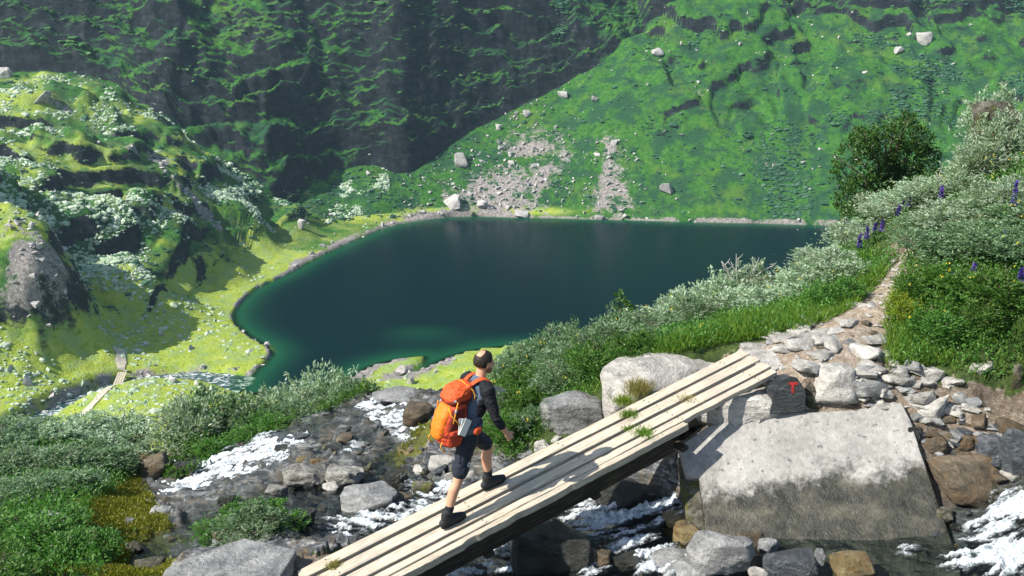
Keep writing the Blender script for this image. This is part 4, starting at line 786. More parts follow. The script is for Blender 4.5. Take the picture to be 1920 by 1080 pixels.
def plank(name, s0, s1, half0, half1, th, seed, ragged_near=0.0, ragged_far=0.0, nl=90):
    """x along the plank from 0; near edge at -half0, far edge at +half1; top at 0"""
    L = s1 - s0; xs = np.linspace(0, L, nl); bm = bmesh.new(); rows = []
    q = xyz(xs, np.full(nl, seed * 3.3)); ne = half0 * (1 + 0 * xs) + fbm(q, 1.2, 4, .6, seed=seed) * (.004 + ragged_near) + np.minimum(0, fbm(q, 4.5, 3, .6, seed=seed + 9)) * ragged_near * 1.2
    fe = half1 * (1 + 0 * xs) + fbm(q, 1.2, 4, .6, seed=seed + 1) * (.004 + ragged_far); tz = fbm(q, .7, 3, seed=seed + 2) * .006; cup = (seed % 3 - 1) * .002
    for i in range(nl):
        a = -ne[i]; b_ = fe[i]; m = (a + b_) / 2; c = .004; t = tz[i]
        prof = [(a, -th), (a, -c - .0), (a + c, 0), (m, cup), (b_ - c, 0), (b_, -c), (b_, -th)]
        rows.append([bm.verts.new((xs[i] + (fbm(np.array([[y * 30, seed, 0.]]), 1, 2)[0] * .02 if i in (0, nl - 1) else 0), y, z + t)) for y, z in prof])
    for i in range(nl - 1):
        for j in range(6): bm.faces.new((rows[i][j], rows[i + 1][j], rows[i + 1][j + 1], rows[i][j + 1]))
        bm.faces.new((rows[i][6], rows[i + 1][6], rows[i + 1][0], rows[i][0]))
    bm.faces.new(rows[0]); bm.faces.new(rows[-1][::-1])
    return link(name, bm_mesh(bm, name, True, 30), MAT['plank'])
PT = .055
# four planks from the far edge (r = -.47) to the near edge (r = .29)
bridge_child(plank('plank', -1.45, 4.28, .072, .075, PT, 1), -1.45, -.398)
bridge_child(plank('plank', -1.58, 4.25, .074, .074, PT, 2), -1.58, -.198)
bridge_child(plank('plank', -1.72, 4.22, .073, .073, PT, 3), -1.72, .006, .002)
bridge_child(plank('plank', -1.72, 4.18, .040, .052, PT, 4, .018, .003, 160), -1.72, .172, .003)
pc = bridge_child(plank('split_plank', -1.66, 2.75, .048, .022, PT + .02, 5, .032, .012, 200), -1.66, .246, -.008)
pc['label'] = 'splintered strip broken off the near plank'
# beams underneath, cross-pieces, nails
def beam(name, s0, s1, hw, hh, seed):
    L = s1 - s0; nl = 60; xs = np.linspace(0, L, nl); bm = bmesh.new(); rows = []
    for i in range(nl):
        row = []
        for k in range(14):
            t = k * 2 * math.pi / 14; c, s = math.cos(t), math.sin(t); e = (abs(c) ** 4 + abs(s) ** 4) ** -.25
            d = 1 + .10 * float(fbm(np.array([xs[i] * 1.5, c * 1.4 + seed, s * 1.4]), 1.3, 3))
            row.append(bm.verts.new((xs[i], c * e * hw * d, s * e * hh * d)))
        rows.append(row)
    for a, b_ in zip(rows, rows[1:]):
        for k in range(14): bm.faces.new((a[k], a[(k + 1) % 14], b_[(k + 1) % 14], b_[k]))
    bm.faces.new(rows[0]); bm.faces.new(rows[-1][::-1]); return link(name, bm_mesh(bm, name, True, 40), MAT['beam'])
bridge_child(beam('beam', -1.7, 2.55, .085, .125, 3), -1.7, .18, -PT - .125)
bridge_child(beam('beam', -1.5, 3.0, .085, .115, 8), -1.5, -.34, -PT - .125)
for s in (-1.2, .2, 1.5, 2.7): bridge_child(beam('cross_piece', 0, .62, .05, .03, int(s * 10) + 30), s, .26, -PT - .26).rotation_euler.rotate_axis('Z', math.pi / 2)
nm = None
for s in (-1.15, .25, 1.55, 2.75, 3.9):
    for r in (-.43, -.36, -.235, -.155, -.04, .045, .14, .19):
        if nm is None: bm = bmesh.new(); bmesh.ops.create_cone(bm, cap_ends=True, segments=8, radius1=.006, radius2=.005, depth=.008); nm = bm_mesh(bm, 'nail', False); n = NT('rusty_iron'); nm.materials.append(n.done((.035, .02, .012), .7))
        o = bpy.data.objects.new('nail', nm); COL.objects.link(o); bridge_child(o, s + rr.uniform(-.02, .02), r, .004)
# the far footbridge over the outlet
A_ = PZ(229, 699, -58.9); B_ = PZ(213, 740, -58.9); fb = empty('footbridge', tuple((A_ + B_) / 2 - np.array([0, 0, .6])))
tag(fb, 'tiny pale wooden footbridge over the stream far below at left', 'footbridge')
d_ = (B_ - A_); L_ = np.linalg.norm(d_); d_ /= L_; rz = math.atan2(d_[1], d_[0]); n = NT('far_wood'); fw = n.done(n.ramp(n.noise(3, 3, .6), [(.3, (.36, .31, .22)), (.7, (.55, .49, .38))]), .9)
for k in range(4):
    bm = bmesh.new(); box_bm(bm, L_ + .8, .30, .10, bevel=.02); o = link('plank', bm_mesh(bm, 'plank', False), fw, fb); o.location = (-math.sin(rz) * (k - 1.5) * .36, math.cos(rz) * (k - 1.5) * .36, .55); o.rotation_euler = (0, 0, rz)
for s in (-1, 1):
    bm = bmesh.new(); box_bm(bm, L_ + .4, .22, .34, bevel=.03); o = link('beam', bm_mesh(bm, 'beam', False), MAT['beam'], fb); o.location = (-math.sin(rz) * s * .45, math.cos(rz) * s * .45, .32); o.rotation_euler = (0, 0, rz)

# ================================================================== FAR ROCKS: the named ones, then the scree
def far_hit(u, v):
    U, V = proj(VF); k = np.argsort((U - u) ** 2 + (V - v) ** 2)[:12]; k = k[np.argmin(VF[k][:, 1])]; return VF[k]
for (u, v, w, h, lab) in [(1727, 72, 28, 20, 'large pale boulder high on the right-hand scree slope, near the top edge'), (1682, 96, 18, 12, 'pale boulder on the upper scree, left of the large one'), (1234, 98, 26, 12, 'flat pale boulder below the dark cliff end, top centre'), (82, 186, 36, 22, 'dark square boulder at the top of the left stony gully'), (8, 140, 26, 18, 'whitish rock at the left frame edge below the dark cliff'),
        (1250, 355, 26, 18, 'pale squarish boulder low on the middle scree slope'), (868, 305, 30, 22, 'grey pointed boulder at the shadowed foot of the cliff'), (905, 385, 22, 14, 'grey boulder on the pale scree above the far shore'), (975, 402, 26, 12, 'flat rock at the waterline below the pale scree'), (1120, 407, 20, 9, 'small rock at the waterline in the middle of the far shore'),
        (1300, 415, 14, 8, 'small rock at the waterline right of the grey scree tongue'), (570, 425, 18, 18, 'upright grey rock above the left end of the lake'), (845, 382, 40, 20, 'dark boulder group at the edge of shade above the far shore'), (1055, 180, 22, 12, 'pale rock among the scattered stones high on the scree'), (1113, 186, 14, 10, 'pale stone right of the high scattered stones'), (988, 214, 16, 12, 'pale stone nearest the cliff foot on the scree')]:
    p = far_hit(u, v); px = float(p @ CF) / FPX; W = w * px; H = h * px; seed_c[0] += 1
    o = link('boulder', rock_mesh('boulder', (W, W * .8, H * 1.35), seed_c[0] * 5, 13, 1, .06, .2, .3), MAT['far_rock']); o.location = (p[0], p[1], p[2] - H * .3); tag(o, lab, 'boulder')
def scatter(name, pos, size, mesh_list, mat, label, squash=(1, 1, 1), sink=.25, nrm_tilt=0.3, rng=RNG):
    """many small things that read as one mass: joined into one object"""
    VV, FF_, off = [], [], 0
    base = [(np.array([v.co for v in m.vertices]), np.array([tuple(p.vertices) for p in m.polygons])) for m in mesh_list]
    ids = rng.integers(0, len(base), len(pos))
    for k, (bv_, bf) in enumerate(base):
        I = np.flatnonzero(ids == k)
        if not len(I): continue
        th = rng.uniform(0, 6.28, len(I)); c, s = np.cos(th), np.sin(th); sc = size[I][:, None] * rng.uniform(.75, 1.25, (len(I), 3)) * np.array(squash)
        q = bv_[None] * sc[:, None, :]; x = q[..., 0] * c[:, None] - q[..., 1] * s[:, None]; y = q[..., 0] * s[:, None] + q[..., 1] * c[:, None]; z = q[..., 2] + x * rng.uniform(-nrm_tilt, nrm_tilt, (len(I), 1))
        VV.append((np.stack([x, y, z - sc[:, 2:3] * sink], -1) + pos[I][:, None, :]).reshape(-1, 3)); FF_.append((bf[None] + (np.arange(len(I)) * len(bv_))[:, None, None]).reshape(-1, bf.shape[1]) + off); off += len(I) * len(bv_)
    o = link(name, mesh_np(name, np.vstack(VV), np.vstack(FF_), False), mat); return tag(o, label, None, None, 'stuff')
def small_rock(seed):
    r = random.Random(seed); bm = bmesh.new()
    for _ in range(9): bm.verts.new((r.uniform(-.5, .5), r.uniform(-.5, .5), r.uniform(0, .8)))
    h = bmesh.ops.convex_hull(bm, input=bm.verts); bmesh.ops.delete(bm, geom=[e for e in set(h['geom_interior'] + h['geom_unused']) if isinstance(e, bmesh.types.BMVert)], context='VERTS'); bmesh.ops.triangulate(bm, faces=bm.faces); return bm_mesh(bm, 'small_rock', False)
SR = [small_rock(k) for k in range(8)]
def far_sample(nn, dens, umin=-60, umax=1980, vmin=-30, vmax=860):
    """random places on the valley's surface, kept by a density given in terms of the place"""
    i = RNG.integers(0, ncol - 1, nn); j = RNG.integers(0, nt - 40, nn); fa = RNG.random(nn)[:, None]; fb_ = RNG.random(nn)[:, None]; G = VF.reshape(ncol, nt, 3)
    p = (G[i, j] * (1 - fa) + G[i + 1, j] * fa) * (1 - fb_) + (G[i, j + 1] * (1 - fa) + G[i + 1, j + 1] * fa) * fb_
    steep_ = np.abs(G[i, j + 1, 2] - G[i, j, 2]) / (np.abs(G[i, j + 1, 1] - G[i, j, 1]) + 1e-6); u, v = proj(p)
    # even out the cell size as seen on the ground
    ok = (u > umin) & (u < umax) & (v > vmin) & (v < vmax); z_ = zone.reshape(ncol, nt, 3)[i, j]
    d = dens(p, u, v, z_, FT[i, j], FSD[i, j], steep_); ok &= RNG.random(nn) < d; return p[ok]
p = far_sample(90000, lambda p, u, v, z, t, sd, st: np.clip(z[:, 0] * 1.0, 0, 1) * (sd > -.5) * .34)
scatter('scree', p, RNG.gamma(2.0, .28, len(p)) + .18, SR, MAT['far_rock'], 'loose grey scree stones on the slopes round the lake')
p = far_sample(260000, lambda p, u, v, z, t, sd, st: .022 * np.clip(.4 + 1.6 * fbm(p, .05, 3, seed=47), .1, 1.5) * (t > 2) * (t < 3) * (sd > 2) * (u > 560) + .006 * (t < 2) * (sd > 1))
scatter('slope_stones', p, RNG.gamma(1.6, .30, len(p)) + .2, SR, MAT['far_rock'], 'pale stones strewn over the green scree slope')
# ================================================================== THE HIKER (local frame: x forward along the bridge, y to his left, z up)
def plain(name, col, rough=.8, ns=60, var=.25, spec=.2, bs=.3, bd=.004):
    n = NT(name); o = n.obj(); a = n.noise(ns, 4, .6, o); b = n.noise(ns * .12, 3, .6, o); c = n.mix(n.math('MULTIPLY', b, var * 1.6), col, tuple(x * .55 for x in col)); n.bump(n.math('ADD', n.math('MULTIPLY', a, .4), b), bs, bd)
    MAT[name] = n.done(c, rough, spec); return MAT[name]
plain('skin', (.50, .275, .175), .55, 40, .12, .35, .15, .002); MAT['skin'].node_tree.nodes['Principled BSDF'].inputs['Subsurface Weight'].default_value = .08
plain('hair', (.022, .015, .010), .6, 160, .4, .3, .9, .004); plain('shirt_blue', (.085, .115, .165), .8, 45, .3, .2, .6, .02); plain('shirt_black', (.010, .011, .015), .8, 45, .3, .25, .6, .02)
plain('shorts_navy', (.016, .022, .034), .75, 40, .3, .25, .6, .02); plain('boot', (.020, .023, .026), .7, 50, .4, .3, .5, .006); plain('sole', (.012, .012, .013), .9); plain('sock', (.015, .018, .022), .95, 90)
plain('pack_orange', (.78, .17, .012), .6, 50, .25, .3, .5, .02); plain('pack_red', (.46, .055, .018), .65, 50, .3, .3, .6, .02); plain('pack_dark', (.13, .02, .014), .7, 50); plain('pack_grey', (.10, .11, .125), .7); plain('strap_yellow', (.75, .33, .03), .7)
plain('paper', (.80, .79, .74), .7); plain('buckle', (.30, .31, .32), .4); plain('white_print', (.75, .75, .75), .7); plain('eye', (.55, .5, .47), .3)
HSC = .94
HF = np.array([math.cos(BR_PHI), math.sin(BR_PHI), 0]); HL = np.array([-math.sin(BR_PHI), math.cos(BR_PHI), 0])
person = empty('person', tuple(BR_O + np.array([0, 0, .006])), BR_PHI)
person.scale = (HSC,) * 3
tag(person, 'hiker in dark raglan shirt and navy shorts striding up the plank bridge', 'person')
RH, LH = (.21, .045, .93), (.25, .215, .93); RK, LK = (.085, .02, .51), (.555, .235, .665); RA, LA = (-.075, 0, .105), (.575, .275, .225)
SC = (.375, .125, 1.43); RS, LS = (.385, -.065, 1.425), (.365, .315, 1.425); RE, LE = (.425, -.15, 1.145), (.27, .405, 1.155); RW, LW = (.555, -.14, .955), (.42, .40, .945)
HC = Vector((.455, .115, 1.655)); yaw = -.12
HR = Matrix.Rotation(yaw, 3, 'Z') @ Matrix.Rotation(.16, 3, 'Y')
def hp(x, y, z): return HC + HR @ Vector((x, y, z))
def body_bm():
    bm = bmesh.new(); Y1 = (0, 1, 0)
    # trunk, neck
    tube_bm(bm, [(.225, .13, .90), (.235, .13, .98), (.262, .13, 1.10), (.30, .128, 1.22), (.342, .126, 1.34), (.37, .125, 1.42), (.385, .124, 1.47)], [(.155, .11), (.155, .115), (.14, .105), (.152, .112), (.165, .112), (.145, .09), (.08, .06)], Y1, 20)
    tube_bm(bm, [(.385, .124, 1.44), (.41, .12, 1.50), hp(-.015, 0, -.05)], [.066, .058, .056], Y1)
    # head
    ell_bm(bm, hp(-.012, 0, .022), (.098, .077, .102), HR); ell_bm(bm, hp(.028, 0, -.045), (.066, .060, .072), HR); ell_bm(bm, hp(.058, 0, -.088), (.030, .034, .026), HR)
    tube_bm(bm, [hp(.086, 0, .015), hp(.100, 0, -.012), hp(.108, 0, -.030)], [.010, .013, .016], Y1, 10)
    ell_bm(bm, hp(.078, 0, .022), (.016, .05, .012), HR); ell_bm(bm, hp(.084, 0, -.062), (.012, .024, .010), HR)
    for s in (-1, 1): ell_bm(bm, hp(.0, s * .080, -.012), (.020, .009, .032), HR @ Matrix.Rotation(s * .35, 3, 'Z'), 12, 8)
    for s, (S, E, W_) in ((-1, (RS, RE, RW)), (1, (LS, LE, LW))):
        S, E, W_ = Vector(S), Vector(E), Vector(W_)
        tube_bm(bm, [S - Vector((0, s * .05, -.01)), S, S.lerp(E, .35), S.lerp(E, .75), E, E.lerp(W_, .3), E.lerp(W_, .7), W_], [.062, .060, .050, .043, .039, .042, .034, (.022, .029)], Y1, 16)
        d = (W_ - E).normalized(); sd_ = Vector((0, -s, 0)); sd_ = (sd_ - d * sd_.dot(d)).normalized(); nn = d.cross(sd_) * (1 if s > 0 else -1)   # nn: palm-thickness axis, sd_: towards the body
        K = W_ + d * .085
        # palm seen edge on: thumb side up and forward
        up = Vector((0, 0, 1)); up = (up - d * up.dot(d)).normalized(); th = d.cross(up)
        tube_bm(bm, [W_ - d * .01, W_ + d * .035, K], [(.022, .024), (.038, .017), (.040, .016)], up, 14)
        for q, (off, ln) in enumerate(((.029, .072), (.010, .080), (-.010, .074), (-.029, .058))):
            r0 = K + up * off - d * .006; inward = Vector((0, 1 if s < 0 else -1, 0)); inward = (inward - d * inward.dot(d)).normalized()
            p1 = r0 + d * ln * .42 + inward * .006; p2 = p1 + (d * .55 + inward * .8).normalized() * ln * .32; p3 = p2 + (d * -.1 + inward * 1.0).normalized() * ln * .26
            tube_bm(bm, [r0, p1, p2, p3], [.0098, .0092, .0084, .0074], up, 8)
        t0 = W_ + d * .03 + up * .030; t1 = t0 + (d * .7 + up * .65).normalized() * .038; inward = Vector((0, 1 if s < 0 else -1, 0)); t2 = t1 + (d * .95 + inward * .35).normalized() * .032
        tube_bm(bm, [t0 - up * .012, t0, t1, t2], [.014, .013, .0105, .009], up, 8)
    for (Hh, K, An) in ((RH, RK, RA), (LH, LK, LA)):
        Hh, K, An = Vector(Hh), Vector(K), Vector(An); bk = (An - K).cross(Vector((0, 1, 0))).normalized()
        if bk.x > 0: bk = -bk
        tube_bm(bm, [Hh + Vector((0, 0, .02)), Hh.lerp(K, .3), Hh.lerp(K, .7), K, K.lerp(An, .12)], [.088, .082, .064, .056, .053], Y1, 16)
        tube_bm(bm, [K, K.lerp(An, .15), K.lerp(An, .32) + bk * .016, K.lerp(An, .55) + bk * .010, K.lerp(An, .8), An], [.054, .053, .058, .050, .037, .036], Y1, 16)
        f_ = Vector((math.cos(BR_SL), 0, math.sin(BR_SL))); tube_bm(bm, [An - f_ * .03 - Vector((0, 0, .03)), An + f_ * .08 - Vector((0, 0, .05)), An + f_ * .17 - Vector((0, 0, .066))], [.036, .038, .03], Y1, 12)
    return bm
body = link('body', fuse(body_bm(), 'body', .0062, 3), MAT['skin'], person)
for s in (-1, 1):
    bm = bmesh.new(); ell_bm(bm, hp(.080, s * .031, .008), (.010, .013, .008), HR, 10, 8); link('eye', bm_mesh(bm, 'eye'), MAT['eye'], body)
# hair: ring round the skull, bald on the crown; stubble on the jaw
bm = bmesh.new(); NU, NV = 72, 44; g_ = {}
def skull(th, ph): return Vector((.098 * math.cos(ph) * math.cos(th), .077 * math.cos(ph) * math.sin(th), .102 * math.sin(ph)))
for i in range(NU):
    for j in range(NV):
        th = 2 * math.pi * i / NU; ph = -.72 + (math.pi / 2 + .72) * j / (NV - 1); p = skull(th, ph); f = .004 + .008 * min(1, max(0, .9 - p.z / .1)); nn = Vector((p.x / .098 ** 2, p.y / .077 ** 2, p.z / .102 ** 2)).normalized()
        g_[i, j] = (p, nn, f * (1 + .35 * float(vnoise(np.array([p.x * 160, p.y * 160, p.z * 90])))))
def hairy(i, j):
    p = g_[i % NU, j][0]; dcrown = math.hypot((p.x + .050) / .050, p.y / .046) if p.z > .05 else 9
    front = p.x > .052 + .02 * (p.z / .1); low = p.z < -.048 + (.04 if p.x > 0 else -.01); ear = p.x > .02 and p.z < .0
    return dcrown > 1 and not front and not low and not ear
vv = {}
def gv(i, j, k):
    key = (i % NU, j, k)
    if key not in vv: p, nn, f = g_[i % NU, j]; q = p + nn * (f if k else -.006); vv[key] = bm.verts.new(hp(-.012 + q.x, q.y, .022 + q.z))
    return vv[key]
fs = {(i, j) for i in range(NU) for j in range(NV - 1) if all(hairy(a, b_) for a, b_ in ((i, j), (i + 1, j), (i + 1, j + 1), (i, j + 1)))}
for (i, j) in fs:
    bm.faces.new((gv(i, j, 1), gv(i + 1, j, 1), gv(i + 1, j + 1, 1), gv(i, j + 1, 1)))
    for (di, dj, e) in ((0, -1, ((i, j), (i + 1, j))), (0, 1, ((i + 1, j + 1), (i, j + 1))), (-1, 0, ((i, j + 1), (i, j))), (1, 0, ((i + 1, j), (i + 1, j + 1)))):
        if ((i + di) % NU, j + dj) not in fs:
            a, b_ = e
            try: bm.faces.new((gv(*b_, 1), gv(*a, 1), gv(*a, 0), gv(*b_, 0)))
            except ValueError: pass
link('hair', bm_mesh(bm, 'hair', True), MAT['hair'], person)
bm = bmesh.new(); ell_bm(bm, hp(.030, 0, -.052), (.0665, .0610, .0665), HR); ell_bm(bm, hp(.059, 0, -.089), (.0305, .035, .0265), HR)
bmesh.ops.delete(bm, geom=[v for v in bm.verts if (HR.transposed() @ (v.co - HC)).z > -.035 - max(0, (HR.transposed() @ (v.co - HC)).x - .06) * .4], context='VERTS')
plain('stubble', (.20, .115, .075), .8, 160, .4); link('stubble', bm_mesh(bm, 'stubble'), MAT['stubble'], person)
# shirt: blue trunk, black raglan sleeves to the forearm
bm = bmesh.new(); tube_bm(bm, [(.235, .13, .955), (.245, .13, 1.00), (.266, .13, 1.10), (.303, .128, 1.22), (.345, .126, 1.34), (.372, .125, 1.42), (.388, .124, 1.462)], [(.168, .126), (.168, .128), (.158, .122), (.168, .127), (.180, .126), (.165, .105), (.095, .078)], (0, 1, 0), 24, True)
shirt = link('shirt', fuse(bm, 'shirt', .007, 5), MAT['shirt_blue'], person)
C = np.array([v.co for v in shirt.data.vertices]); Nn = np.array([v.normal for v in shirt.data.vertices]); d = fbm(C * np.array([1, 1, 2.2]), 9, 3, .6, seed=3) * .013
for v, q in zip(shirt.data.vertices, C + Nn * d[:, None]): v.co = q
for s, (S, E, W_) in ((-1, (RS, RE, RW)), (1, (LS, LE, LW))):
    S, E, W_ = Vector(S), Vector(E), Vector(W_); bm = bmesh.new()
    tube_bm(bm, [Vector((.392, .124 + s * .062, 1.468)), S + Vector((0, -s * .04, .025)), S + Vector((0, s * .004, .0)), S.lerp(E, .3), S.lerp(E, .7), E, E.lerp(W_, .3), E.lerp(W_, .52)], [.045, .068, .073, .063, .056, .053, .051, .046], (0, 1, 0), 18)
    tube_bm(bm, [Vector((.375 + .01, .124 + s * .15, 1.40)), Vector((.35, .126 + s * .165, 1.28)), Vector((.31, .128 + s * .155, 1.16))], [(.04, .075), (.028, .07), (.02, .05)], (0, 1, 0), 14)
    me = fuse(bm, 'sleeve', .006, 4); C = np.array([v.co for v in me.vertices]); Nn = np.array([v.normal for v in me.vertices]); d = fbm(C * np.array([1, 1, 2.0]), 14, 3, .6, seed=6) * .012
    for v, q in zip(me.vertices, C + Nn * d[:, None]): v.co = q
    link('sleeve', me, MAT['shirt_black'], shirt)
bm = bmesh.new(); tube_bm(bm, [(.394, .123, 1.474), (.404, .121, 1.492)], [(.070, .066), (.067, .062)], (0, 1, 0), 20, False); link('collar', fuse(bm, 'collar', .004, 2), MAT['shirt_black'], shirt)
# shorts
bm = bmesh.new(); tube_bm(bm, [(.222, .13, .84), (.225, .13, .90), (.235, .13, .98)], [(.15, .12), (.168, .13), (.166, .126)], (0, 1, 0), 22)
for (Hh, K) in ((RH, RK), (LH, LK)):
    Hh, K = Vector(Hh), Vector(K); tube_bm(bm, [Hh + Vector((0, 0, .01)), Hh.lerp(K, .3), Hh.lerp(K, .7), Hh.lerp(K, .90)], [.100, .097, .086, .080], (0, 1, 0), 20, True)
me = fuse(bm, 'shorts', .0065, 4); C = np.array([v.co for v in me.vertices]); Nn = np.array([v.normal for v in me.vertices]); d = fbm(C * np.array([1, 1, 1.2]), 9, 3, .6, seed=8) * .014
for v, q in zip(me.vertices, C + Nn * d[:, None]): v.co = q
shorts = link('shorts', me, MAT['shorts_navy'], person)
bvs = BVHTree.FromPolygons([v.co.copy() for v in me.vertices], [tuple(p.vertices) for p in me.polygons])
def decal(bv_, centre, dirn, upv, shapes, name, mat, parent, lift=.002):
    """flat print laid onto a surface: shapes are lists of quads / polygons in (right, up) metres"""
    dirn = Vector(dirn).normalized(); upv = Vector(upv); upv = (upv - dirn * upv.dot(dirn)).normalized(); rt = dirn.cross(upv) * -1; c = Vector(centre); bm = bmesh.new()
    for poly in shapes:
        vs_ = []
        for (a, b_) in poly:
            p = c + rt * a + upv * b_; h = bv_.ray_cast(p + dirn * .3, -dirn)[0]; vs_.append(bm.verts.new((h if h else p) + dirn * lift))
        bm.faces.new(vs_)
    return link(name, bm_mesh(bm, name, False), mat, parent)
ring = lambda r0, r1, n_=20: [[(r * math.cos(2 * math.pi * (k + e) / n_), r * math.sin(2 * math.pi * (k + e) / n_)) for (r, e) in ((r0, 0), (r1, 0), (r1, 1), (r0, 1))] for k in range(n_)]
lc = Vector(RH).lerp(Vector(RK), .64) + Vector((.035, -.07, 0))
decal(bvs, lc, (.42, -.9, .05), (0, 0, 1), ring(.019, .027) + [[(-.012, -.012), (-.004, -.014), (.004, .014), (-.004, .012)], [(.0, .006), (.013, .010), (.013, .0), (.002, -.002)], [(.002, -.006), (.010, -.004), (.008, -.014), (.0, -.012)]], 'printed_emblem', MAT['white_print'], shorts)
# socks and boots
for (K, An, side) in ((RK, RA, 'r'), (LK, LA, 'l')):
    K, An = Vector(K), Vector(An); up = (K - An).normalized(); f_ = Vector((math.cos(BR_SL), 0, math.sin(BR_SL))); nu = Vector((-math.sin(BR_SL), 0, math.cos(BR_SL)))
    if side == 'l': pass
    bm = bmesh.new(); tube_bm(bm, [An + up * .02, An + up * .075, An + up * .115], [.046, .045, .047], (0, 1, 0), 16); link('sock', fuse(bm, 'sock', .005, 2), MAT['sock'], person)
    b0 = An - nu * .098
    bm = bmesh.new(); tube_bm(bm, [b0 + nu * .10 - f_ * .005, b0 + nu * .135 + up * .01, An + up * .055], [(.047, .058), (.047, .054), (.050, .055)], (0, 1, 0), 18)
    tube_bm(bm, [b0 - f_ * .055 + nu * .055, b0 + nu * .062, b0 + f_ * .08 + nu * .058, b0 + f_ * .15 + nu * .046, b0 + f_ * .185 + nu * .040], [(.040, .046), (.043, .060), (.048, .050), (.047, .036), (.038, .030)], (0, 1, 0), 18)
    boot = link('boot', fuse(bm, 'boot', .005, 4), MAT['boot'], person)
    bm = bmesh.new(); nseg = 28; out = []
    for k in range(nseg):
        t = 2 * math.pi * k / nseg; x = .066 + .148 * math.cos(t); w = (.051 if x > .08 else .045) * (1 - .12 * math.exp(-((x - .05) / .05) ** 2)); y = w * math.copysign(abs(math.sin(t)) ** .6, math.sin(t)); out.append((x, y))
    lo = [bm.verts.new(b0 + f_ * x + Vector((0, y, 0)) + nu * (.006 + max(0, x - .15) * .25)) for x, y in out]; hi = [bm.verts.new(b0 + f_ * x * .985 + Vector((0, y * .97, 0)) + nu * (.034 + max(0, x - .15) * .12)) for x, y in out]
    for k in range(nseg): bm.faces.new((lo[k], lo[(k + 1) % nseg], hi[(k + 1) % nseg], hi[k]))
    bm.faces.new(lo[::-1]); bm.faces.new(hi); link('sole', bm_mesh(bm, 'sole', True, 40), MAT['sole'], boot)
    bm = bmesh.new()
    for q in range(4):
        c_ = b0 + f_ * (.045 + q * .026) + nu * (.118 - q * .014); tube_bm(bm, [c_ + Vector((0, -.030, -.012)), c_ + Vector((0, 0, .004)), c_ + Vector((0, .030, -.012))], [.003] * 3, (1, 0, 0), 6)
    link('laces', bm_mesh(bm, 'laces'), MAT['pack_grey'], boot)

# ------------------------------------------------------------------ the backpack: a thing of its own, worn on his back
pack = empty('backpack', tuple(BR_O + (HF * .115 + HL * .125 + np.array([0, 0, .872])) * HSC), BR_PHI)
pack.scale = (HSC * .95,) * 3
tag(pack, 'bright orange and red trekking backpack on the hiker\'s back', 'backpack')
lean = math.radians(13)
def kp(x, y, z): return (x + math.sin(lean) * z, y, z * math.cos(lean))   # x: forward (0 = against his back at the hips), z up along the pack
def superbox(bm, levels, n=28, p=3.2):
    rows = []
    for (z, x0, x1, w) in levels:
        row = []
        for k in range(n):
            t = 2 * math.pi * k / n; c, s = math.cos(t), math.sin(t); e = (abs(c) ** p + abs(s) ** p) ** (-1 / p); row.append(bm.verts.new(kp((x0 + x1) / 2 + c * e * (x1 - x0) / 2, s * e * w / 2, z)))
        rows.append(row)
    for a, b_ in zip(rows, rows[1:]):
        for k in range(n): bm.faces.new((a[k], a[(k + 1) % n], b_[(k + 1) % n], b_[k]))
    bm.faces.new(rows[0][::-1]); bm.faces.new(rows[-1])
def cloth(me, amp, sc, seed, st=(1, 1, 1)):
    C = np.array([v.co for v in me.vertices]); Nn = np.array([v.normal for v in me.vertices]); d = fbm(C * np.array(st), sc, 4, .6, seed=seed) * amp
    for v, q in zip(me.vertices, C + Nn * d[:, None]): v.co = q
    return me
bm = bmesh.new(); superbox(bm, [(.01, -.17, -.02, .20), (.04, -.22, .01, .27), (.12, -.26, .015, .31), (.25, -.265, .015, .32), (.38, -.25, .01, .31), (.47, -.22, .0, .28), (.50, -.18, -.02, .22)])
mb = link('main_bag', cloth(fuse(bm, 'main_bag', .007, 6), .020, 11, 41, (1, 1, 1.5)), MAT['pack_red'], pack)
bm = bmesh.new(); superbox(bm, [(.10, -.285, -.14, .16), (.14, -.30, -.13, .21), (.24, -.312, -.12, .235), (.36, -.298, -.11, .235), (.44, -.265, -.10, .21), (.47, -.235, -.11, .15)]); fp = link('front_pocket', cloth(fuse(bm, 'front_pocket', .006, 5), .010, 8, 42), MAT['pack_orange'], pack)
bm = bmesh.new(); superbox(bm, [(.475, -.215, .02, .24), (.49, -.24, .035, .285), (.545, -.255, .045, .30), (.61, -.235, .045, .285), (.655, -.19, .03, .24), (.675, -.13, .0, .15)]); lid = link('lid', cloth(fuse(bm, 'lid', .006, 5), .020, 12, 43, (1, 1, 2)), MAT['pack_red'], pack); plain('pack_lid', (.60, .085, .018), .65, 50, .3, .3, .6, .02); lid.data.materials[0] = MAT['pack_lid']
bm = bmesh.new(); superbox(bm, [(.475, -.20, -.0, .27), (.488, -.238, .028, .292), (.512, -.250, .040, .305), (.525, -.245, .038, .30)]); link('lid_hem', fuse(bm, 'lid_hem', .006, 2), MAT['pack_dark'], lid)
for s in (-1, 1):   # side panels and stretch pockets
    bm = bmesh.new(); superbox(bm, [(.02, -.17, -.03, .10), (.05, -.20, -.015, .12), (.14, -.205, -.01, .13), (.20, -.20, -.012, .125), (.215, -.19, -.02, .11)])
    for v in bm.verts: v.co.y += s * .115
    link('side_pocket', cloth(fuse(bm, 'side_pocket', .006, 4), .010, 12, 44 + s), MAT['pack_red'], pack)
    bm = bmesh.new(); superbox(bm, [(.20, -.20, -.06, .06), (.24, -.215, -.05, .07), (.38, -.205, -.05, .07), (.44, -.18, -.06, .05)])
    for v in bm.verts: v.co.y += s * .135
    link('side_panel', cloth(fuse(bm, 'side_panel', .006, 4), .008, 12, 48 + s), MAT['pack_dark'], pack)
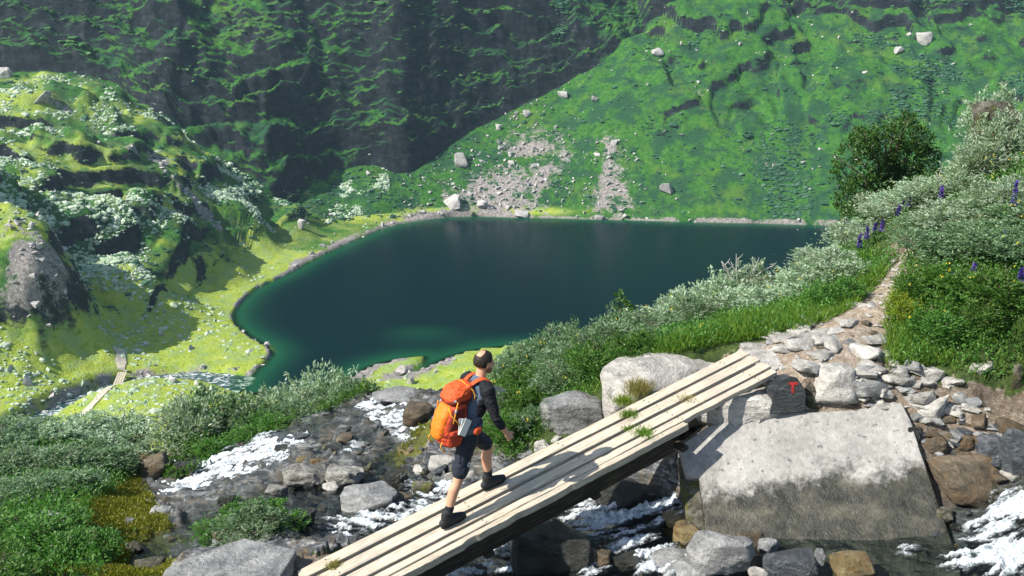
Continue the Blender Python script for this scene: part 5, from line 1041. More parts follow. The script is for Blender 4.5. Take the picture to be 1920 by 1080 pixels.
# folded white map tucked into the side pocket
bm = bmesh.new()
for q, (a, off) in enumerate(((-.14, 0), (.10, .012), (.30, .022))):
    M = Matrix.Translation(kp(-.075 + off * 1.5, -.188 - off * .3, .255 - off)) @ Matrix.Rotation(lean, 4, 'Y') @ Matrix.Rotation(a * .5, 4, 'Z') @ Matrix.Rotation(a, 4, 'Y'); box_bm(bm, .095, .006, .18, M, .002)
link('folded_map', bm_mesh(bm, 'folded_map', False), MAT['paper'], pack)
# hip belt with pocket
bm = bmesh.new(); hips = [(math.cos(t) * .150 + .135, math.sin(t) * .188, .165 + .012 * math.cos(t)) for t in np.linspace(-math.pi * .96, math.pi * .96, 40)]
rows = []
for (x, y, z) in hips:
    d_ = Vector((x - .135, y, 0)).normalized(); rows.append([bm.verts.new(Vector((x, y, z)) + d_ * a + Vector((0, 0, b_))) for a, b_ in ((-.004, -.035), (.014, -.035), (.018, 0), (.014, .035), (-.004, .035))])
for a, b_ in zip(rows, rows[1:]):
    for k in range(5): bm.faces.new((a[k], a[(k + 1) % 5], b_[(k + 1) % 5], b_[k]))
bm.faces.new(rows[0]); bm.faces.new(rows[-1][::-1]); belt = link('hip_belt', bm_mesh(bm, 'hip_belt', True, 50), MAT['pack_grey'], pack)
for s in (-1, 1):
    bm = bmesh.new(); ell_bm(bm, (.155, s * .205, .160), (.060, .030, .046), Matrix.Rotation(-s * .25, 3, 'Z')); link('belt_pocket', cloth(fuse(bm, 'belt_pocket', .005, 3), .006, 14, 55), MAT['pack_lid'], belt)
# shoulder straps over the front of the shoulders
for s in (-1, 1):
    path_ = [(.10, s * .055, .58), (.19, s * .075, .655), (.275, s * .092, .682), (.345, s * .105, .655), (.395, s * .115, .58), (.405, s * .13, .50), (.385, s * .145, .45)]
    bm = bmesh.new(); tube_bm(bm, [(.385, s * .145, .45), (.36, s * .165, .41), (.28, s * .175, .37), (.16, s * .17, .33), (.06, s * .15, .28)], [.006] * 5, (0, 0, 1), 6, False); link('webbing', bm_mesh(bm, 'webbing'), MAT['pack_grey'], pack)
    bm = bmesh.new(); rows = []
    pv = [Vector(p) for p in path_]; fine = []
    for i in range(len(pv) - 1):
        p0, p1, p2, p3 = pv[max(i - 1, 0)], pv[i], pv[i + 1], pv[min(i + 2, len(pv) - 1)]
        for t in np.linspace(0, 1, 6, endpoint=False): fine.append(.5 * ((2 * p1) + (-p0 + p2) * t + (2 * p0 - 5 * p1 + 4 * p2 - p3) * t * t + (-p0 + 3 * p1 - 3 * p2 + p3) * t ** 3))
    fine.append(pv[-1])
    for i, p in enumerate(fine):
        t = (fine[min(i + 1, len(fine) - 1)] - fine[max(i - 1, 0)]).normalized(); c_ = Vector((.25, 0, .42)); o_ = (p - Vector((.25, s * .06, .45))); o_ = (o_ - t * o_.dot(t)).normalized(); w_ = t.cross(o_); hw = .030 if i < 38 else .013
        rows.append([bm.verts.new(p + w_ * a * hw + o_ * b_) for a, b_ in ((-1, -.004), (-1, .006), (-.5, .012), (.5, .012), (1, .006), (1, -.004))])
    for a, b_ in zip(rows, rows[1:]):
        for k in range(6): bm.faces.new((a[k], a[(k + 1) % 6], b_[(k + 1) % 6], b_[k]))
    bm.faces.new(rows[0]); bm.faces.new(rows[-1][::-1]); link('shoulder_strap', bm_mesh(bm, 'shoulder_strap', True, 50), MAT['pack_lid'], pack)
def cord(name, pts, r, m, par=pack):
    bm = bmesh.new(); tube_bm(bm, [kp(*p) for p in pts], [r] * len(pts), (.3, 1, .2), 8, False); return link(name, bm_mesh(bm, name), m, par)
for s in (-1, 1):
    cord('compression_strap', [(-.245, s * .118, .47), (-.225, s * .155, .40), (-.16, s * .182, .33), (-.10, s * .186, .26)], .007, MAT['strap_yellow'])
    cord('compression_strap', [(-.29, s * .105, .18), (-.23, s * .165, .17), (-.12, s * .190, .15), (-.03, s * .17, .13)], .006, MAT['pack_dark'])
    cord('lid_strap', [(-.16, s * .145, .52), (-.175, s * .162, .46), (-.18, s * .168, .38), (-.185, s * .172, .30)], .007, MAT['strap_yellow'])
    b_ = cord('buckle', [(-.178, s * .168, .45), (-.180, s * .170, .415)], .014, MAT['buckle'])
    cord('cord_loop', [(-.25, s * .13, .10), (-.27, s * .135, .06), (-.24, s * .15, .01), (-.20, s * .14, -.03)], .006, MAT['strap_yellow'])
cord('lid_piping', [(.035, -.150, .50), (.03, -.155, .56), (.0, -.140, .62), (-.05, -.10, .665), (-.06, 0, .683), (-.05, .10, .665)], .006, MAT['strap_yellow'], lid)
cord('haul_loop', [(.02, -.03, .62), (.04, -.02, .68), (.04, .02, .68), (.02, .03, .62)], .006, MAT['pack_dark'])
bvl = BVHTree.FromPolygons([v.co.copy() for v in lid.data.vertices], [tuple(p.vertices) for p in lid.data.polygons])
decal(bvl, kp(-.20, -.14, .545), (-.75, -.65, .1), (0, 0, 1), [[(-.017, -.014), (.017, -.014), (.0, .018)], [(-.012, -.022), (.012, -.022), (.012, -.017), (-.012, -.017)]], 'printed_logo', MAT['white_print'], lid, .003)
# ================================================================== VEGETATION
def leaves(C, D, L, Wd, rng, fold=.25):
    """one four-cornered leaf per centre C, pointing along D"""
    nn = len(C); D = D / (np.linalg.norm(D, axis=1, keepdims=True) + 1e-9); r = rng.normal(size=(nn, 3)); r[:, 2] += .6; S = np.cross(D, r); S /= (np.linalg.norm(S, axis=1, keepdims=True) + 1e-9); N = np.cross(S, D)
    L = np.broadcast_to(L, (nn,))[:, None]; W_ = np.broadcast_to(Wd, (nn,))[:, None]
    a = C - D * L * .5; b = C + S * W_ * .5 + N * W_ * fold; c = C + D * L * .5; d = C - S * W_ * .5 + N * W_ * fold
    V = np.stack([a, b, c, d], 1).reshape(-1, 3); i = np.arange(nn)[:, None] * 4; F = np.concatenate([i + np.array([[0, 1, 2]]), i + np.array([[0, 2, 3]])], 1).reshape(-1, 3); return V, F
def bush_mesh(seed, nlobe=9, nleaf=3200, leaf=(.075, .026), low=.15):
    """unit bush, about 1 wide and 1 tall: twigs rising from the foot to uneven lobes, leaves along the outer twigs"""
    rng = np.random.default_rng(seed); lob = []
    for k in range(nlobe):
        t = rng.uniform(0, 6.28); r = .36 * math.sqrt(rng.random()) ; lob.append((math.cos(t) * r, math.sin(t) * r, rng.uniform(.42, .80) - r * .55, rng.uniform(.16, .27)))
    lob = np.array(lob); k = rng.integers(0, nlobe, nleaf); d = rng.normal(size=(nleaf, 3)); d /= np.linalg.norm(d, axis=1, keepdims=True)
    rad = (.55 + .5 * rng.random((nleaf, 1)) ** .7) + (rng.random((nleaf, 1)) < .06) * .35 * rng.random((nleaf, 1))
    C = lob[k, :3] + d * lob[k, 3:4] * rad * np.array([1, 1, .95]); sk = rng.random(nleaf) < low
    C[sk] = np.c_[rng.normal(0, .24, (sk.sum(), 2)), rng.uniform(.05, .45, sk.sum())]
    ns = int(nleaf * .16); sh = rng.integers(0, 26, ns); s0 = np.c_[lob[rng.integers(0, nlobe, 26), :3]]; sdir = rng.normal(0, .45, (26, 3)) + np.array([0, 0, 1.0]); sdir /= np.linalg.norm(sdir, axis=1, keepdims=True); sl = rng.uniform(.22, .42, 26)
    C[:ns] = s0[sh] + sdir[sh] * (sl[sh] * rng.uniform(.4, 1, ns))[:, None] + rng.normal(0, .018, (ns, 3)); d[:ns] = sdir[sh] * .6 + d[:ns] * .7
    C[:, 2] = np.maximum(C[:, 2], .02); D = d + np.array([0, 0, .55]) + rng.normal(0, .45, (nleaf, 3)); sc = rng.uniform(.65, 1.3, nleaf)
    return leaves(C, D, leaf[0] * sc, leaf[1] * sc, rng), lob
def twigs_mesh(lob, seed):
    r = random.Random(seed); bm = bmesh.new()
    for (x, y, z, s) in lob:
        for q in range(3):
            e = Vector((x + r.uniform(-s, s) * .8, y + r.uniform(-s, s) * .8, z + r.uniform(-.3, .9) * s)); m = Vector((x * .45 + r.uniform(-.05, .05), y * .45 + r.uniform(-.05, .05), e.z * .5)); tube_bm(bm, [(r.uniform(-.05, .05), r.uniform(-.05, .05), -.08), m, e], [.014, .009, .003], (1, 0, 0), 5, False)
    return bm_mesh(bm, 'twigs')
BV = {}
for kind, mat, lf, nl, cnt_ in (('silver', 'silver_leaf', (.060, .021), 5200, 5), ('willow', 'willow_leaf', (.060, .022), 5200, 5), ('green', 'green_leaf', (.062, .027), 4200, 4), ('lime', 'lime_leaf', (.060, .022), 3600, 2)):
    BV[kind] = []
    for k in range(cnt_):
        (V_, F_), lob = bush_mesh(hash((kind, k)) % 1000 if False else len(kind) * 31 + k * 7 + ord(kind[0]), 10 + k % 3, nl, lf); fm = mesh_np('foliage', V_, F_, False); fm.materials.append(MAT[mat]); tm = twigs_mesh(lob, k); tm.materials.append(MAT['bark']); BV[kind].append((fm, tm))
rb = random.Random(3)
def put_bush(x, y, z, w, h, kind, label, group=None, name='willow_bush', cat='bush'):
    r = empty(name, (x, y, z), rb.uniform(0, 6.28)); fm, tm = rb.choice(BV[kind]); r.scale = (w, w * rb.uniform(.85, 1.1), h)
    for nm_, me in (('foliage', fm), ('twigs', tm)):
        o = bpy.data.objects.new(nm_, me); COL.objects.link(o); o.parent = r
    return tag(r, label, cat, group)
def bush_top(u, vt, Y, wpx, kind, label, hmax=1.9, hmin=.45, **k):
    """(u, vt): top of the bush in the photograph, Y: how far off it stands; its foot is on the ground there"""
    T_ = PY(u, vt, Y); g = float(Gnd(T_[0], T_[1])); h = min(max(T_[2] - g, hmin), hmax); w = wpx * float(T_ @ CF) / FPX; return put_bush(T_[0], T_[1], g - .06, w * 1.28, h * 1.06 + .06, kind, label, **k)
B = bush_top
g1 = 'grey willow bushes on the lake-side slope'; g2 = 'willow bushes on the right-hand slope'; g3 = 'willow bushes beside the cascade at left'
for a in [ # skyline row of the lake-side slope, from the path back down to the hiker
    (1668, 388, 16.5, 120, 'silver', 'silvery willow bush just in front of the dark birch, on the skyline', g1), (1606, 462, 15.5, 100, 'silver', 'silvery willow bush at the lake-side edge below the birch', g1), (1545, 480, 15.0, 110, 'silver', 'silvery willow bush on the skyline right of the bare dead branches', g1), (1480, 500, 15.0, 110, 'silver', 'silvery willow bush standing right behind the bare dead branches', g1),
    (1415, 498, 14.8, 110, 'silver', 'silvery willow bush at the foot of the bare dead branches', g1), (1350, 520, 14.4, 120, 'silver', 'silvery willow bush on the skyline left of the dead branches', g1), (1285, 548, 14.2, 120, 'silver', 'silvery willow bush above the bright grass, midway along the skyline', g1), (1225, 562, 13.8, 115, 'silver', 'silvery willow bush right of the small birch sapling on the skyline', g1),
    (1165, 575, 13.6, 110, 'willow', 'grey-green willow bush around the small birch sapling', g1), (1110, 592, 13.4, 110, 'willow', 'grey-green willow bush left of the birch sapling on the skyline', g1), (1050, 612, 13.6, 110, 'willow', 'grey-green willow bush where the skyline meets the yellow shore', g1), (1000, 640, 13.6, 110, 'willow', 'grey-green willow bush nearest the hiker\'s head on the skyline', g1), (955, 680, 13.4, 80, 'willow', 'low willow bush right behind the hiker\'s head', g1),
    # second row
    (1560, 505, 13.2, 130, 'silver', 'silvery willow bush left of the path, in the front row below the skyline', g1), (1490, 520, 13.2, 130, 'silver', 'broad silvery willow bush in front of the skyline row, left of the path', g1), (1420, 545, 13.0, 130, 'silver', 'silvery willow bush below the dead branches, front row', g1), (1345, 565, 12.8, 130, 'willow', 'grey willow bush behind the bright grass strip, front row', g1),
    (1270, 590, 12.6, 130, 'willow', 'grey-green willow bush behind the long whitish boulder, front row', g1), (1200, 605, 12.3, 130, 'willow', 'dense dark willow bush in the middle of the lake-side slope', g1), (1130, 625, 12.2, 130, 'willow', 'dense willow bush above the grey cracked boulder', g1), (1065, 650, 12.2, 120, 'willow', 'dense willow bush up the slope from the hiker\'s shoulder', g1), (1005, 690, 12.2, 110, 'green', 'green willow bush right of the hiker\'s shoulder', g1),
    (1120, 668, 11.5, 110, 'green', 'green bush directly behind the grey cracked boulder', g1), (1190, 660, 11.3, 90, 'green', 'green bush against the left end of the long whitish boulder', g1), (1050, 700, 11.6, 90, 'willow', 'low grey bush left of the grey cracked boulder', g1), (985, 735, 11.3, 90, 'green', 'yellowish green bush beside the hiker\'s arm', g1), (1000, 770, 10.8, 80, 'willow', 'small grey-green bush just beyond the hiker\'s hand', g1), (950, 800, 10.7, 90, 'green', 'low leafy bush between the hiker\'s hand and the bridge', g1), (1560, 545, 12.2, 90, 'green', 'green bush at the left edge of the path, below the silvery ones', g1)]:
    B(*a[:6], group=a[6])
for a in [ # right of the path
    (1700, 338, 15.5, 130, 'silver', 'silvery willow bush right of the birch, top of the path', g2), (1760, 350, 14.8, 130, 'silver', 'silvery willow bush on the right slope beside the birch', g2), (1800, 310, 14.5, 120, 'silver', 'silvery willow bush under the mossy outcrop, right slope', g2), (1850, 258, 14.5, 120, 'silver', 'silvery willow bush at the foot of the mossy outcrop', g2), (1900, 205, 14.8, 110, 'silver', 'uppermost silvery willow bush at the right frame edge', g2), (1880, 172, 15.8, 110, 'silver', 'silvery willow bush on top of the mossy outcrop', g2),
    (1820, 395, 13.0, 150, 'silver', 'large silvery willow bush in the middle of the right slope', g2), (1890, 320, 13.2, 140, 'silver', 'large silvery willow bush below the outcrop at the right edge', g2), (1740, 425, 13.6, 110, 'willow', 'grey willow bush right of the path top', g2), (1910, 420, 12.4, 140, 'willow', 'grey-green willow bush at the right edge, mid slope', g2), (1770, 480, 12.4, 140, 'willow', 'dark green willow bush beside the path bend', g2), (1850, 490, 12.0, 150, 'willow', 'dense willow bush in the centre of the right-hand thicket', g2),
    (1920, 540, 11.6, 150, 'willow', 'dense willow bush on the right edge of the thicket', g2), (1735, 560, 11.6, 110, 'green', 'green bush overhanging the path from the right', g2), (1800, 570, 11.3, 140, 'green', 'leafy green bush low in the right-hand thicket', g2), (1880, 600, 11.0, 140, 'green', 'leafy green bush above the square pale stone', g2), (1705, 610, 11.2, 80, 'lime', 'yellowish green bush at the path\'s right edge', g2), (1760, 635, 10.8, 100, 'green', 'low green bush above the flat stained stone', g2), (1830, 645, 10.8, 100, 'green', 'low green bush right above the earth bank', g2), (1910, 660, 10.7, 80, 'green', 'drooping green bush over the upright stone at right', g2), (1900, 745, 10.4, 50, 'green', 'small green plant hanging on the undercut bank', g2)]:
    B(*a[:6], group=a[6])
for a in [ # left
    (600, 690, 16.0, 130, 'silver', 'tall rounded willow bush nearest the lake outlet, above the bedrock', g3), (660, 705, 15.6, 90, 'willow', 'low end of the willow row, right beside the bedrock', g3), (545, 715, 15.5, 130, 'silver', 'willow bush in the middle of the row above the cascade', g3), (480, 728, 15.2, 150, 'willow', 'dark willow bush over the top of the white cascade', g3), (410, 738, 15.0, 160, 'willow', 'dense dark willow bush left of the cascade top', g3), (340, 758, 14.6, 150, 'silver', 'round willow bush at the left end of the row, by the small fall', g3),
    (500, 790, 14.2, 100, 'green', 'low dark bush at the cascade\'s upper edge', g3), (400, 820, 14.0, 110, 'green', 'dark leafy bush just above the middle of the cascade', g3), (560, 765, 14.6, 90, 'willow', 'small willow bush at the edge of the bedrock slope', g3),
    (215, 782, 15.0, 130, 'silver', 'willow bush by the bright meadow, at the right of the far-left thicket', g3), (140, 785, 14.6, 150, 'silver', 'broad willow bush in the back of the far-left thicket', g3), (60, 805, 14.4, 150, 'willow', 'willow bush at the back left of the far-left thicket', g3), (0, 825, 14.0, 150, 'willow', 'willow bush cut by the left frame edge, back row', g3), (180, 828, 13.2, 130, 'willow', 'dark willow bush in front of the far-left thicket, next to the moss', g3), (100, 848, 12.8, 140, 'willow', 'green bush in the middle of the far-left thicket', g3), (20, 868, 12.6, 140, 'willow', 'green bush at the left frame edge in front of the thicket', g3),
    (130, 925, 11.6, 120, 'willow', 'low green bush above the whitish rock at left', g3), (30, 960, 11.0, 120, 'willow', 'low green bush left of the whitish rock', g3), (60, 1010, 9.6, 150, 'green', 'dark green bush in the bottom left corner', g3), (150, 1030, 9.2, 120, 'green', 'green bush right of the one in the bottom left corner', g3), (5, 1050, 8.6, 120, 'green', 'green bush at the very bottom left of the frame', g3)]:
    B(*a[:6], group=a[6], hmin=.35)
for (u, vt, Y, w, k, lab) in [(435, 990, 9.6, 110, 'green', 'leafy green bush left half, between the pool and big flat boulder'), (510, 988, 9.6, 110, 'green', 'leafy green bush right half, between the pool and the bridge foot'), (470, 1000, 9.2, 120, 'willow', 'small silvery bush right behind the big flat-topped boulder')]:
    B(u, vt, Y, w, k, lab, hmin=.3, hmax=.55, group='bushes by the bridge foot')

# birch tree behind the path, small sapling, dead branches
def crown_mesh(name, lobes, nleaf, leaf, rng, shell=.55):
    lob = np.array(lobes); vol = lob[:, 3] ** 2; k = rng.choice(len(lob), nleaf, p=vol / vol.sum()); d = rng.normal(size=(nleaf, 3)); d /= np.linalg.norm(d, axis=1, keepdims=True)
    rad = shell + (1 - shell) * rng.random((nleaf, 1)) + (rng.random((nleaf, 1)) < .12) * rng.random((nleaf, 1)) * .45; C = lob[k, :3] + d * lob[k, 3:4] * rad
    nz_ = fbm(C, 3.2, 3, seed=5); C = C[nz_ > -.16]; D = (d + rng.normal(0, .6, d.shape) - np.array([0, 0, .2]))[nz_ > -.16]; sc = rng.uniform(.7, 1.3, len(C)); return leaves(C, D, leaf[0] * sc, leaf[1] * sc, rng)
def tree(P, lobes, nleaf, leaf, trunk_r, label, seed, mat='tree_leaf'):
    rng = np.random.default_rng(seed); t = empty('birch_tree', tuple(P)); tag(t, label, 'tree'); H = max(l[2] + l[3] for l in lobes)
    tr_ = bmesh.new(); tube_bm(tr_, [(0, 0, -.3), (.03, .02, H * .3), (-.04, .05, H * .6), (.02, 0, H * .88)], [trunk_r, trunk_r * .8, trunk_r * .5, trunk_r * .15], (1, 0, 0), 8, False); trunk = link('trunk', bm_mesh(tr_, 'trunk'), MAT['bark'], t)
    for (x, y, z, s) in lobes:
        bm = bmesh.new(); z0 = max(.1, z * .45); tube_bm(bm, [(0, 0, z0), (x * .5, y * .5, z0 + (z - z0) * .6), (x, y, z), (x * 1.15, y * 1.15, z + s * .6)], [trunk_r * .5, trunk_r * .35, trunk_r * .2, trunk_r * .06], (0, 1, 0), 6, False); link('limb', bm_mesh(bm, 'limb'), MAT['bark'], trunk)
    V_, F_ = crown_mesh('crown', lobes, nleaf, leaf, rng); link('crown', mesh_np('crown', V_, F_, False), MAT[mat], t); return t
TY = 26.0; tp = PY(1655, 420, TY); tg = float(Gnd(tp[0], tp[1])); sc_ = float(tp @ CF) / FPX; lobes = []
rt = random.Random(12)
for (u, v, r) in [(1600, 290, 34), (1585, 330, 30), (1590, 375, 30), (1600, 405, 26), (1625, 262, 26), (1640, 300, 40), (1660, 265, 36), (1695, 250, 34), (1720, 268, 34), (1740, 300, 30), (1700, 300, 42), (1660, 340, 46), (1625, 355, 40), (1710, 340, 42), (1745, 335, 24), (1630, 395, 30), (1680, 380, 36), (1608, 250, 16), (1700, 225, 18), (1575, 300, 16)]:
    q = PY(u, v, TY + rt.uniform(-.6, .6)); lobes.append((q[0] - tp[0], q[1] - tp[1], q[2] - tg, r * sc_ * 1.0))
tree((tp[0], tp[1], tg), lobes, 15000, (.085, .055), .09, 'dark green bushy birch standing above the lake behind the path', 6)
q = PY(1162, 600, 14.3); g = float(Gnd(q[0], q[1])); zt = PY(1162, 545, 14.3)[2] - g
tree((q[0], q[1], g), [(0, 0, zt * .9, .12), (.08, 0, zt * .78, .16), (-.1, 0, zt * .72, .15), (0, 0, zt * .55, .18)], 900, (.06, .035), .02, 'small green birch sapling sticking up from the skyline bushes', 9, 'green_leaf')
def dead_bush(u, v, Y, h, label, seed):
    r = random.Random(seed); P = PY(u, v, Y); g = P[2]; root = empty('dead_branches', (P[0], P[1], g - .25)); tag(root, label, 'branch')
    for k in range(6):
        a = r.uniform(-.75, .75); bm = bmesh.new(); pts = [Vector((r.uniform(-.1, .1), 0, 0))]; L_ = h * r.uniform(.7, 1.1)
        for s in range(5): a += r.uniform(-.25, .25); pts.append(pts[-1] + Vector((math.sin(a), r.uniform(-.2, .2), math.cos(a))) * L_ / 5)
        tube_bm(bm, pts, [.014, .012, .010, .008, .005, .002], (0, 1, 0), 5, False)
        for s in range(2, 5):
            d_ = Vector((r.uniform(-1, 1), r.uniform(-.3, .3), .6)).normalized(); tube_bm(bm, [pts[s], pts[s] + d_ * L_ * .14, pts[s] + d_ * L_ * .25 + Vector((0, 0, .02))], [.006, .004, .002], (0, 1, 0), 4, False)
        link('branch', bm_mesh(bm, 'branch'), MAT['dead_wood'], root)
dead_bush(1392, 505, 14.7, .55, 'bare bleached dead branches rising from the skyline bushes', 4)
dead_bush(1778, 345, 14.6, .45, 'thin bleached dead twigs sticking out right of the birch', 8)

# purple flower spikes
def flower(P, h, label, seed, group):
    r = random.Random(seed); root = empty('purple_flower', tuple(P)); tag(root, label, 'flower', group); bm = bmesh.new(); tube_bm(bm, [(0, 0, -.05), (.01, 0, h * .5), (.02, .01, h)], [.006, .005, .003], (1, 0, 0), 5, False); link('stem', bm_mesh(bm, 'stem'), MAT['green_leaf'], root)
    rng = np.random.default_rng(seed); m = 70; t = rng.uniform(.52, 1.0, m); a = rng.uniform(0, 6.28, m); rad = .05 * (1.15 - t); C = np.c_[.01 + np.cos(a) * rad, np.sin(a) * rad, t * h]; D = np.c_[np.cos(a), np.sin(a), np.full(m, .2)]
    V_, F_ = leaves(C, D, .045, .034, rng); link('blossom', mesh_np('blossom', V_, F_, False), MAT['purple_petal'], root)
    C = np.c_[rng.normal(0, .05, (26, 2)), rng.uniform(.05, h * .5, 26)]; V_, F_ = leaves(C, rng.normal(size=(26, 3)) + np.array([0, 0, .5]), .10, .035, rng); link('leaf', mesh_np('leaf', V_, F_, False), MAT['green_leaf'], root)
fg = 'purple flower spikes among the bushes'
for k, (u, v, Y, lab) in enumerate([(1690, 398, 15.2, 'purple flower spike left of the path top, uppermost of its cluster'), (1702, 402, 15.0, 'purple flower spike just right of the uppermost one by the path top'), (1682, 415, 14.8, 'purple flower spike below the uppermost one by the path top'), (1640, 425, 14.6, 'purple flower spike in the middle of the skyline cluster'), (1625, 432, 14.5, 'purple flower spike at the left of the skyline cluster'), (1652, 435, 14.5, 'purple flower spike at the right of the skyline cluster'), (1612, 445, 14.3, 'lowest purple flower spike of the skyline cluster'), (1550, 480, 13.9, 'lone purple flower spike among silvery bushes left of the path'),
        (1765, 355, 14.0, 'purple flower spike beside the dead twigs'), (1905, 345, 12.4, 'purple flower spike at the right frame edge, mid height'), (1780, 535, 11.4, 'purple flower spike in the right-hand thicket near the path'), (1826, 500, 11.4, 'purple flower spike in the centre of the right-hand thicket'), (1880, 455, 11.8, 'purple flower spike high in the right-hand thicket'), (1912, 520, 11.0, 'purple flower spike in the thicket close to the right edge')]):
    T_ = PY(u, v, Y); g = float(Gnd(T_[0], T_[1])); flower((T_[0], T_[1], g), max(.35, T_[2] - g + .05), lab, 40 + k, fg)

# grass tufts that grow on and beside the bridge
def tuft(P, h, nb, label, seed, mat='grass_blade', spread=.05, up=None):
    rng = np.random.default_rng(seed); base = np.c_[rng.normal(0, spread, (nb, 2)), np.zeros(nb)]; D = np.c_[rng.normal(0, .45, (nb, 2)), np.ones(nb)]; L_ = h * rng.uniform(.5, 1.1, nb); D /= np.linalg.norm(D, axis=1, keepdims=True)
    V_, F_ = leaves(base + D * L_[:, None] * .5, D, L_, .008, rng, .1); o = link('grass_tuft', mesh_np('grass_tuft', V_, F_, False), MAT[mat]); o.location = tuple(P); return tag(o, label, 'grass', 'grass tufts on the bridge')
for k, (s, r, h, nb, lab, mt, sp) in enumerate([(2.42, -.30, .10, 220, 'green grass tuft between the two far planks of the bridge', 'grass_blade', .05), (2.30, .10, .10, 240, 'green grass tuft between the two near planks of the bridge', 'grass_blade', .05), (2.25, -.10, .06, 110, 'small low grass tuft in the middle gap of the bridge', 'grass_blade', .04), (3.1, -.10, .06, 140, 'dry grass wisp on the upper planks of the bridge', 'dry_grass', .07), (-1.15, -.29, .07, 260, 'dry grass strip in the far gap at the bridge foot', 'dry_grass', .03), (-1.3, -.08, .06, 140, 'dry grass wisp in the middle gap at the bridge foot', 'dry_grass', .07)]): tuft(BR(s, r, -.02), h, nb, lab, 60 + k, mt, sp)
for k, (s, r, lab, nb) in enumerate([(2.85, -.66, 'tall yellowish grass tuft on the long whitish boulder', 420), (2.6, -.62, 'low yellow-green grass tuft beside the far bridge edge', 260)]):
    p = BR(s, r, 0); tuft((p[0], p[1], p[2] - .06), .24 if k == 0 else .14, nb, lab, 70 + k, 'dry_grass' if k == 0 else 'lime_leaf', .06)

# ------------------------------------------------------------------ grass, herbs and moss: nobody could count these
def near_sample(nn, poly, ymax=19, seed=0):
    rng = np.random.default_rng(seed); u0, v0 = np.min(poly, 0); u1, v1 = np.max(poly, 0); out = []
    # ground points whose picture falls inside the outline
    x = []; need = nn * 3
    a = rng.uniform((u0 - 960) / FPX * .95 - .06, (u1 - 960) / FPX * 1.2 + .06, need * 6); y = rng.uniform(6, ymax, need * 6) ; X_ = a * y; Z_ = Gnd(X_, y); u, v = proj(xyz(X_, y, Z_)); ok = in_poly(u, v, poly) & (Z_ > WatF(X_, y) + .0)
    P = xyz(X_, y, Z_)[ok]; return P[:nn]
def cover(name, polys, nn, L, Wd, mat, label, seed, upd=.9, lift=0.0, hs=0.0):
    rng = np.random.default_rng(seed); P = np.vstack([near_sample(int(nn * w), pl, seed=seed + i) for i, (pl, w) in enumerate(polys)]); m = len(P)
    D = np.c_[rng.normal(0, .5, (m, 2)), np.full(m, upd)]; D /= np.linalg.norm(D, axis=1, keepdims=True); L_ = L * rng.uniform(.5, 1.25, m) * (1 + .5 * fbm(P, 1.2, 2, seed=seed)); C = P + D * L_[:, None] * .45 + np.array([0, 0, lift]) + np.c_[np.zeros((m, 2)), rng.random(m) * hs]
    V_, F_ = leaves(C, D, L_, Wd, rng, .12); return tag(link(name, mesh_np(name, V_, F_, False), MAT[mat]), label, None, None, 'stuff')
SLOPE = [(900, 840), (930, 700), (1000, 640), (1300, 560), (1560, 470), (1690, 480), (1640, 540), (1560, 590), (1480, 635), (1380, 645), (1200, 690), (1120, 740), (1010, 830), (960, 870)]
RIGHT = [(1690, 700), (1665, 600), (1690, 500), (1720, 470), (1760, 380), (1930, 160), (2000, 160), (2000, 740), (1850, 720), (1760, 690)]
LEFT = [(-60, 830), (200, 810), (280, 860), (230, 920), (170, 960), (200, 1090), (-60, 1090)]
MOSS = [(120, 960), (180, 900), (230, 870), (275, 905), (300, 960), (340, 1000), (310, 1080), (150, 1090)]
STRIP = [(1180, 700), (1300, 610), (1420, 600), (1560, 560), (1640, 510), (1660, 520), (1600, 580), (1500, 625), (1400, 640), (1280, 660)]
cover('grass', [(STRIP, .5), (SLOPE, .25), (RIGHT, .15), ([(1660, 690), (1660, 590), (1700, 560), (1760, 640), (1800, 690)], .1)], 52000, .20, .011, 'grass_blade', 'bright green grass along the path and under the bushes', 201)
cover('herbs', [(SLOPE, .4), (RIGHT, .4), (LEFT, .2)], 60000, .055, .022, 'green_leaf', 'low leafy herbs covering the slopes between the bushes', 202, .5, .0, .22)
cover('moss', [(MOSS, .7), ([(690, 880), (780, 800), (800, 800), (740, 870)], .15), ([(0, 1000), (220, 940), (240, 1080), (0, 1080)], .15)], 40000, .04, .013, 'moss_blade', 'yellow-green moss on the left bank', 203, .9, 0, .03)
cover('meadow_herbs', [([(280, 890), (340, 860), (520, 800), (660, 730), (700, 735), (560, 810), (420, 860), (330, 905)], 1.0)], 9000, .08, .03, 'green_leaf', 'dark herbs along the upper edge of the cascade', 204, .6, 0, .15)
rng = np.random.default_rng(9); P = np.vstack([near_sample(50, SLOPE, seed=301), near_sample(70, RIGHT, seed=302)]); C = np.repeat(P + np.c_[np.zeros((len(P), 2)), rng.uniform(.2, .65, len(P))], 4, 0); V_, F_ = leaves(C + rng.normal(0, .01, C.shape), rng.normal(size=C.shape), .022, .018, rng)
tag(link('yellow_flowers', mesh_np('yellow_flowers', V_, F_, False), MAT['yellow_petal']), 'tiny yellow flowers dotted through the bushes', None, None, 'stuff')

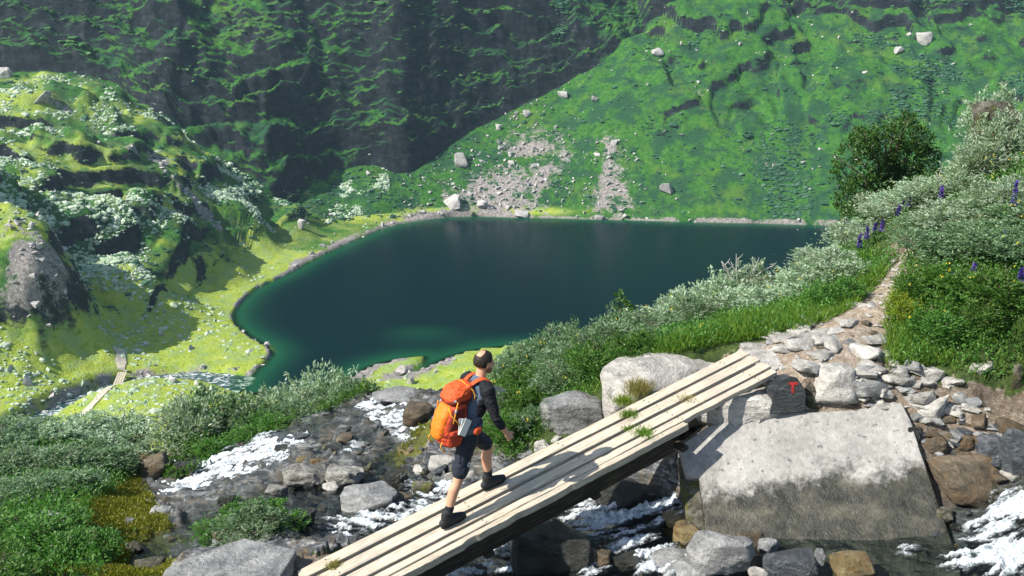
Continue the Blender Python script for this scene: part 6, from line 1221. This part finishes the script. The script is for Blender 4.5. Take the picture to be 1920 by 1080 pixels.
# ------------------------------------------------------------------ far scrub: low willow clumps on the valley sides
def clump(seed):
    r = random.Random(seed); bm = bmesh.new(); bmesh.ops.create_icosphere(bm, subdivisions=1, radius=.5)
    for v in bm.verts: v.co *= r.uniform(.65, 1.35); v.co.z = max(v.co.z, -.1) * .8
    return bm_mesh(bm, 'clump', False)
CL = [clump(k) for k in range(8)]
def scrub_mat(name, c0, c1, c2):
    n = NT(name); i = n.island(); b = n.noise(2.5, 4, .7); n.bump(b, .6, .25); MAT[name] = n.done(n.mix(n.math('MULTIPLY', b, .3), n.ramp(i, [(0, c0), (.5, c1), (1, c2)]), tuple(x * .4 for x in c1)), .85, .15)
scrub_mat('far_silver', (.22, .33, .18), (.38, .47, .33), (.55, .62, .50)); scrub_mat('far_green', (.035, .10, .03), (.05, .14, .04), (.09, .19, .06)); scrub_mat('far_bluegreen', (.022, .07, .04), (.04, .11, .062), (.09, .18, .11))
def patchy(p, s, seed, lo, hi): return sstep(lo, hi, fbm(p, s, 4, .6, seed=seed))
p = far_sample(460000, lambda p, u, v, z, t, sd, st: patchy(p, .05, 401, -.08, .2) * (t > 1.9) * (t < 3.05) * (p[:, 0] / p[:, 1] < -.13) * (st < 1.6) * .8 + patchy(p, .07, 402, .0, .3) * (t < 2) * (sd > 2) * .16 * (v < 800))
scatter('far_willow_scrub', p, RNG.gamma(2.2, .20, len(p)) + .25, CL, MAT['far_silver'], 'silvery willow scrub on the sunny hummocks left of the lake', (1, 1, 1.1), .15, .1)
p = far_sample(420000, lambda p, u, v, z, t, sd, st: patchy(p, .04, 403, .0, .28) * (t > 2.0) * (t < 4) * (u > 1040) * (v < 412) * .55 + .03 * (t > 2) * (t < 3) * (sd > 2))
scatter('slope_scrub', p, RNG.gamma(2.4, .24, len(p)) + .3, CL, MAT['far_bluegreen'], 'blue-green scrub scattered over the scree slope', (1, 1, .7), .1, .1)
p = far_sample(150000, lambda p, u, v, z, t, sd, st: (t > 3.0) * (t < 4.2) * (st < 1.3) * .16 * patchy(p, .06, 404, -.2, .3))
scatter('ledge_scrub', p, RNG.gamma(3, .26, len(p)) + .4, CL, MAT['far_green'], 'green scrub on the ledges of the dark cliffs', (1, 1, .7), .1, .1)
# ------------------------------------------------------------------ haze: the valley's air
bm = bmesh.new(); box_bm(bm, 1500, 760, 480, Matrix.Translation((0, 340, 165)))
n = NT('haze_air'); n.N.remove(n.b); pv = n.N.new('ShaderNodeVolumePrincipled'); pv.inputs['Color'].default_value = (.48, .75, .88, 1); pv.inputs['Density'].default_value = 0.00024; pv.inputs['Anisotropy'].default_value = 0.2
n.L.new(pv.outputs[0], n.out.inputs['Volume'])
tag(link('haze', bm_mesh(bm, 'haze', False), n.m), 'thin blue haze in the valley air', None, None, 'stuff')
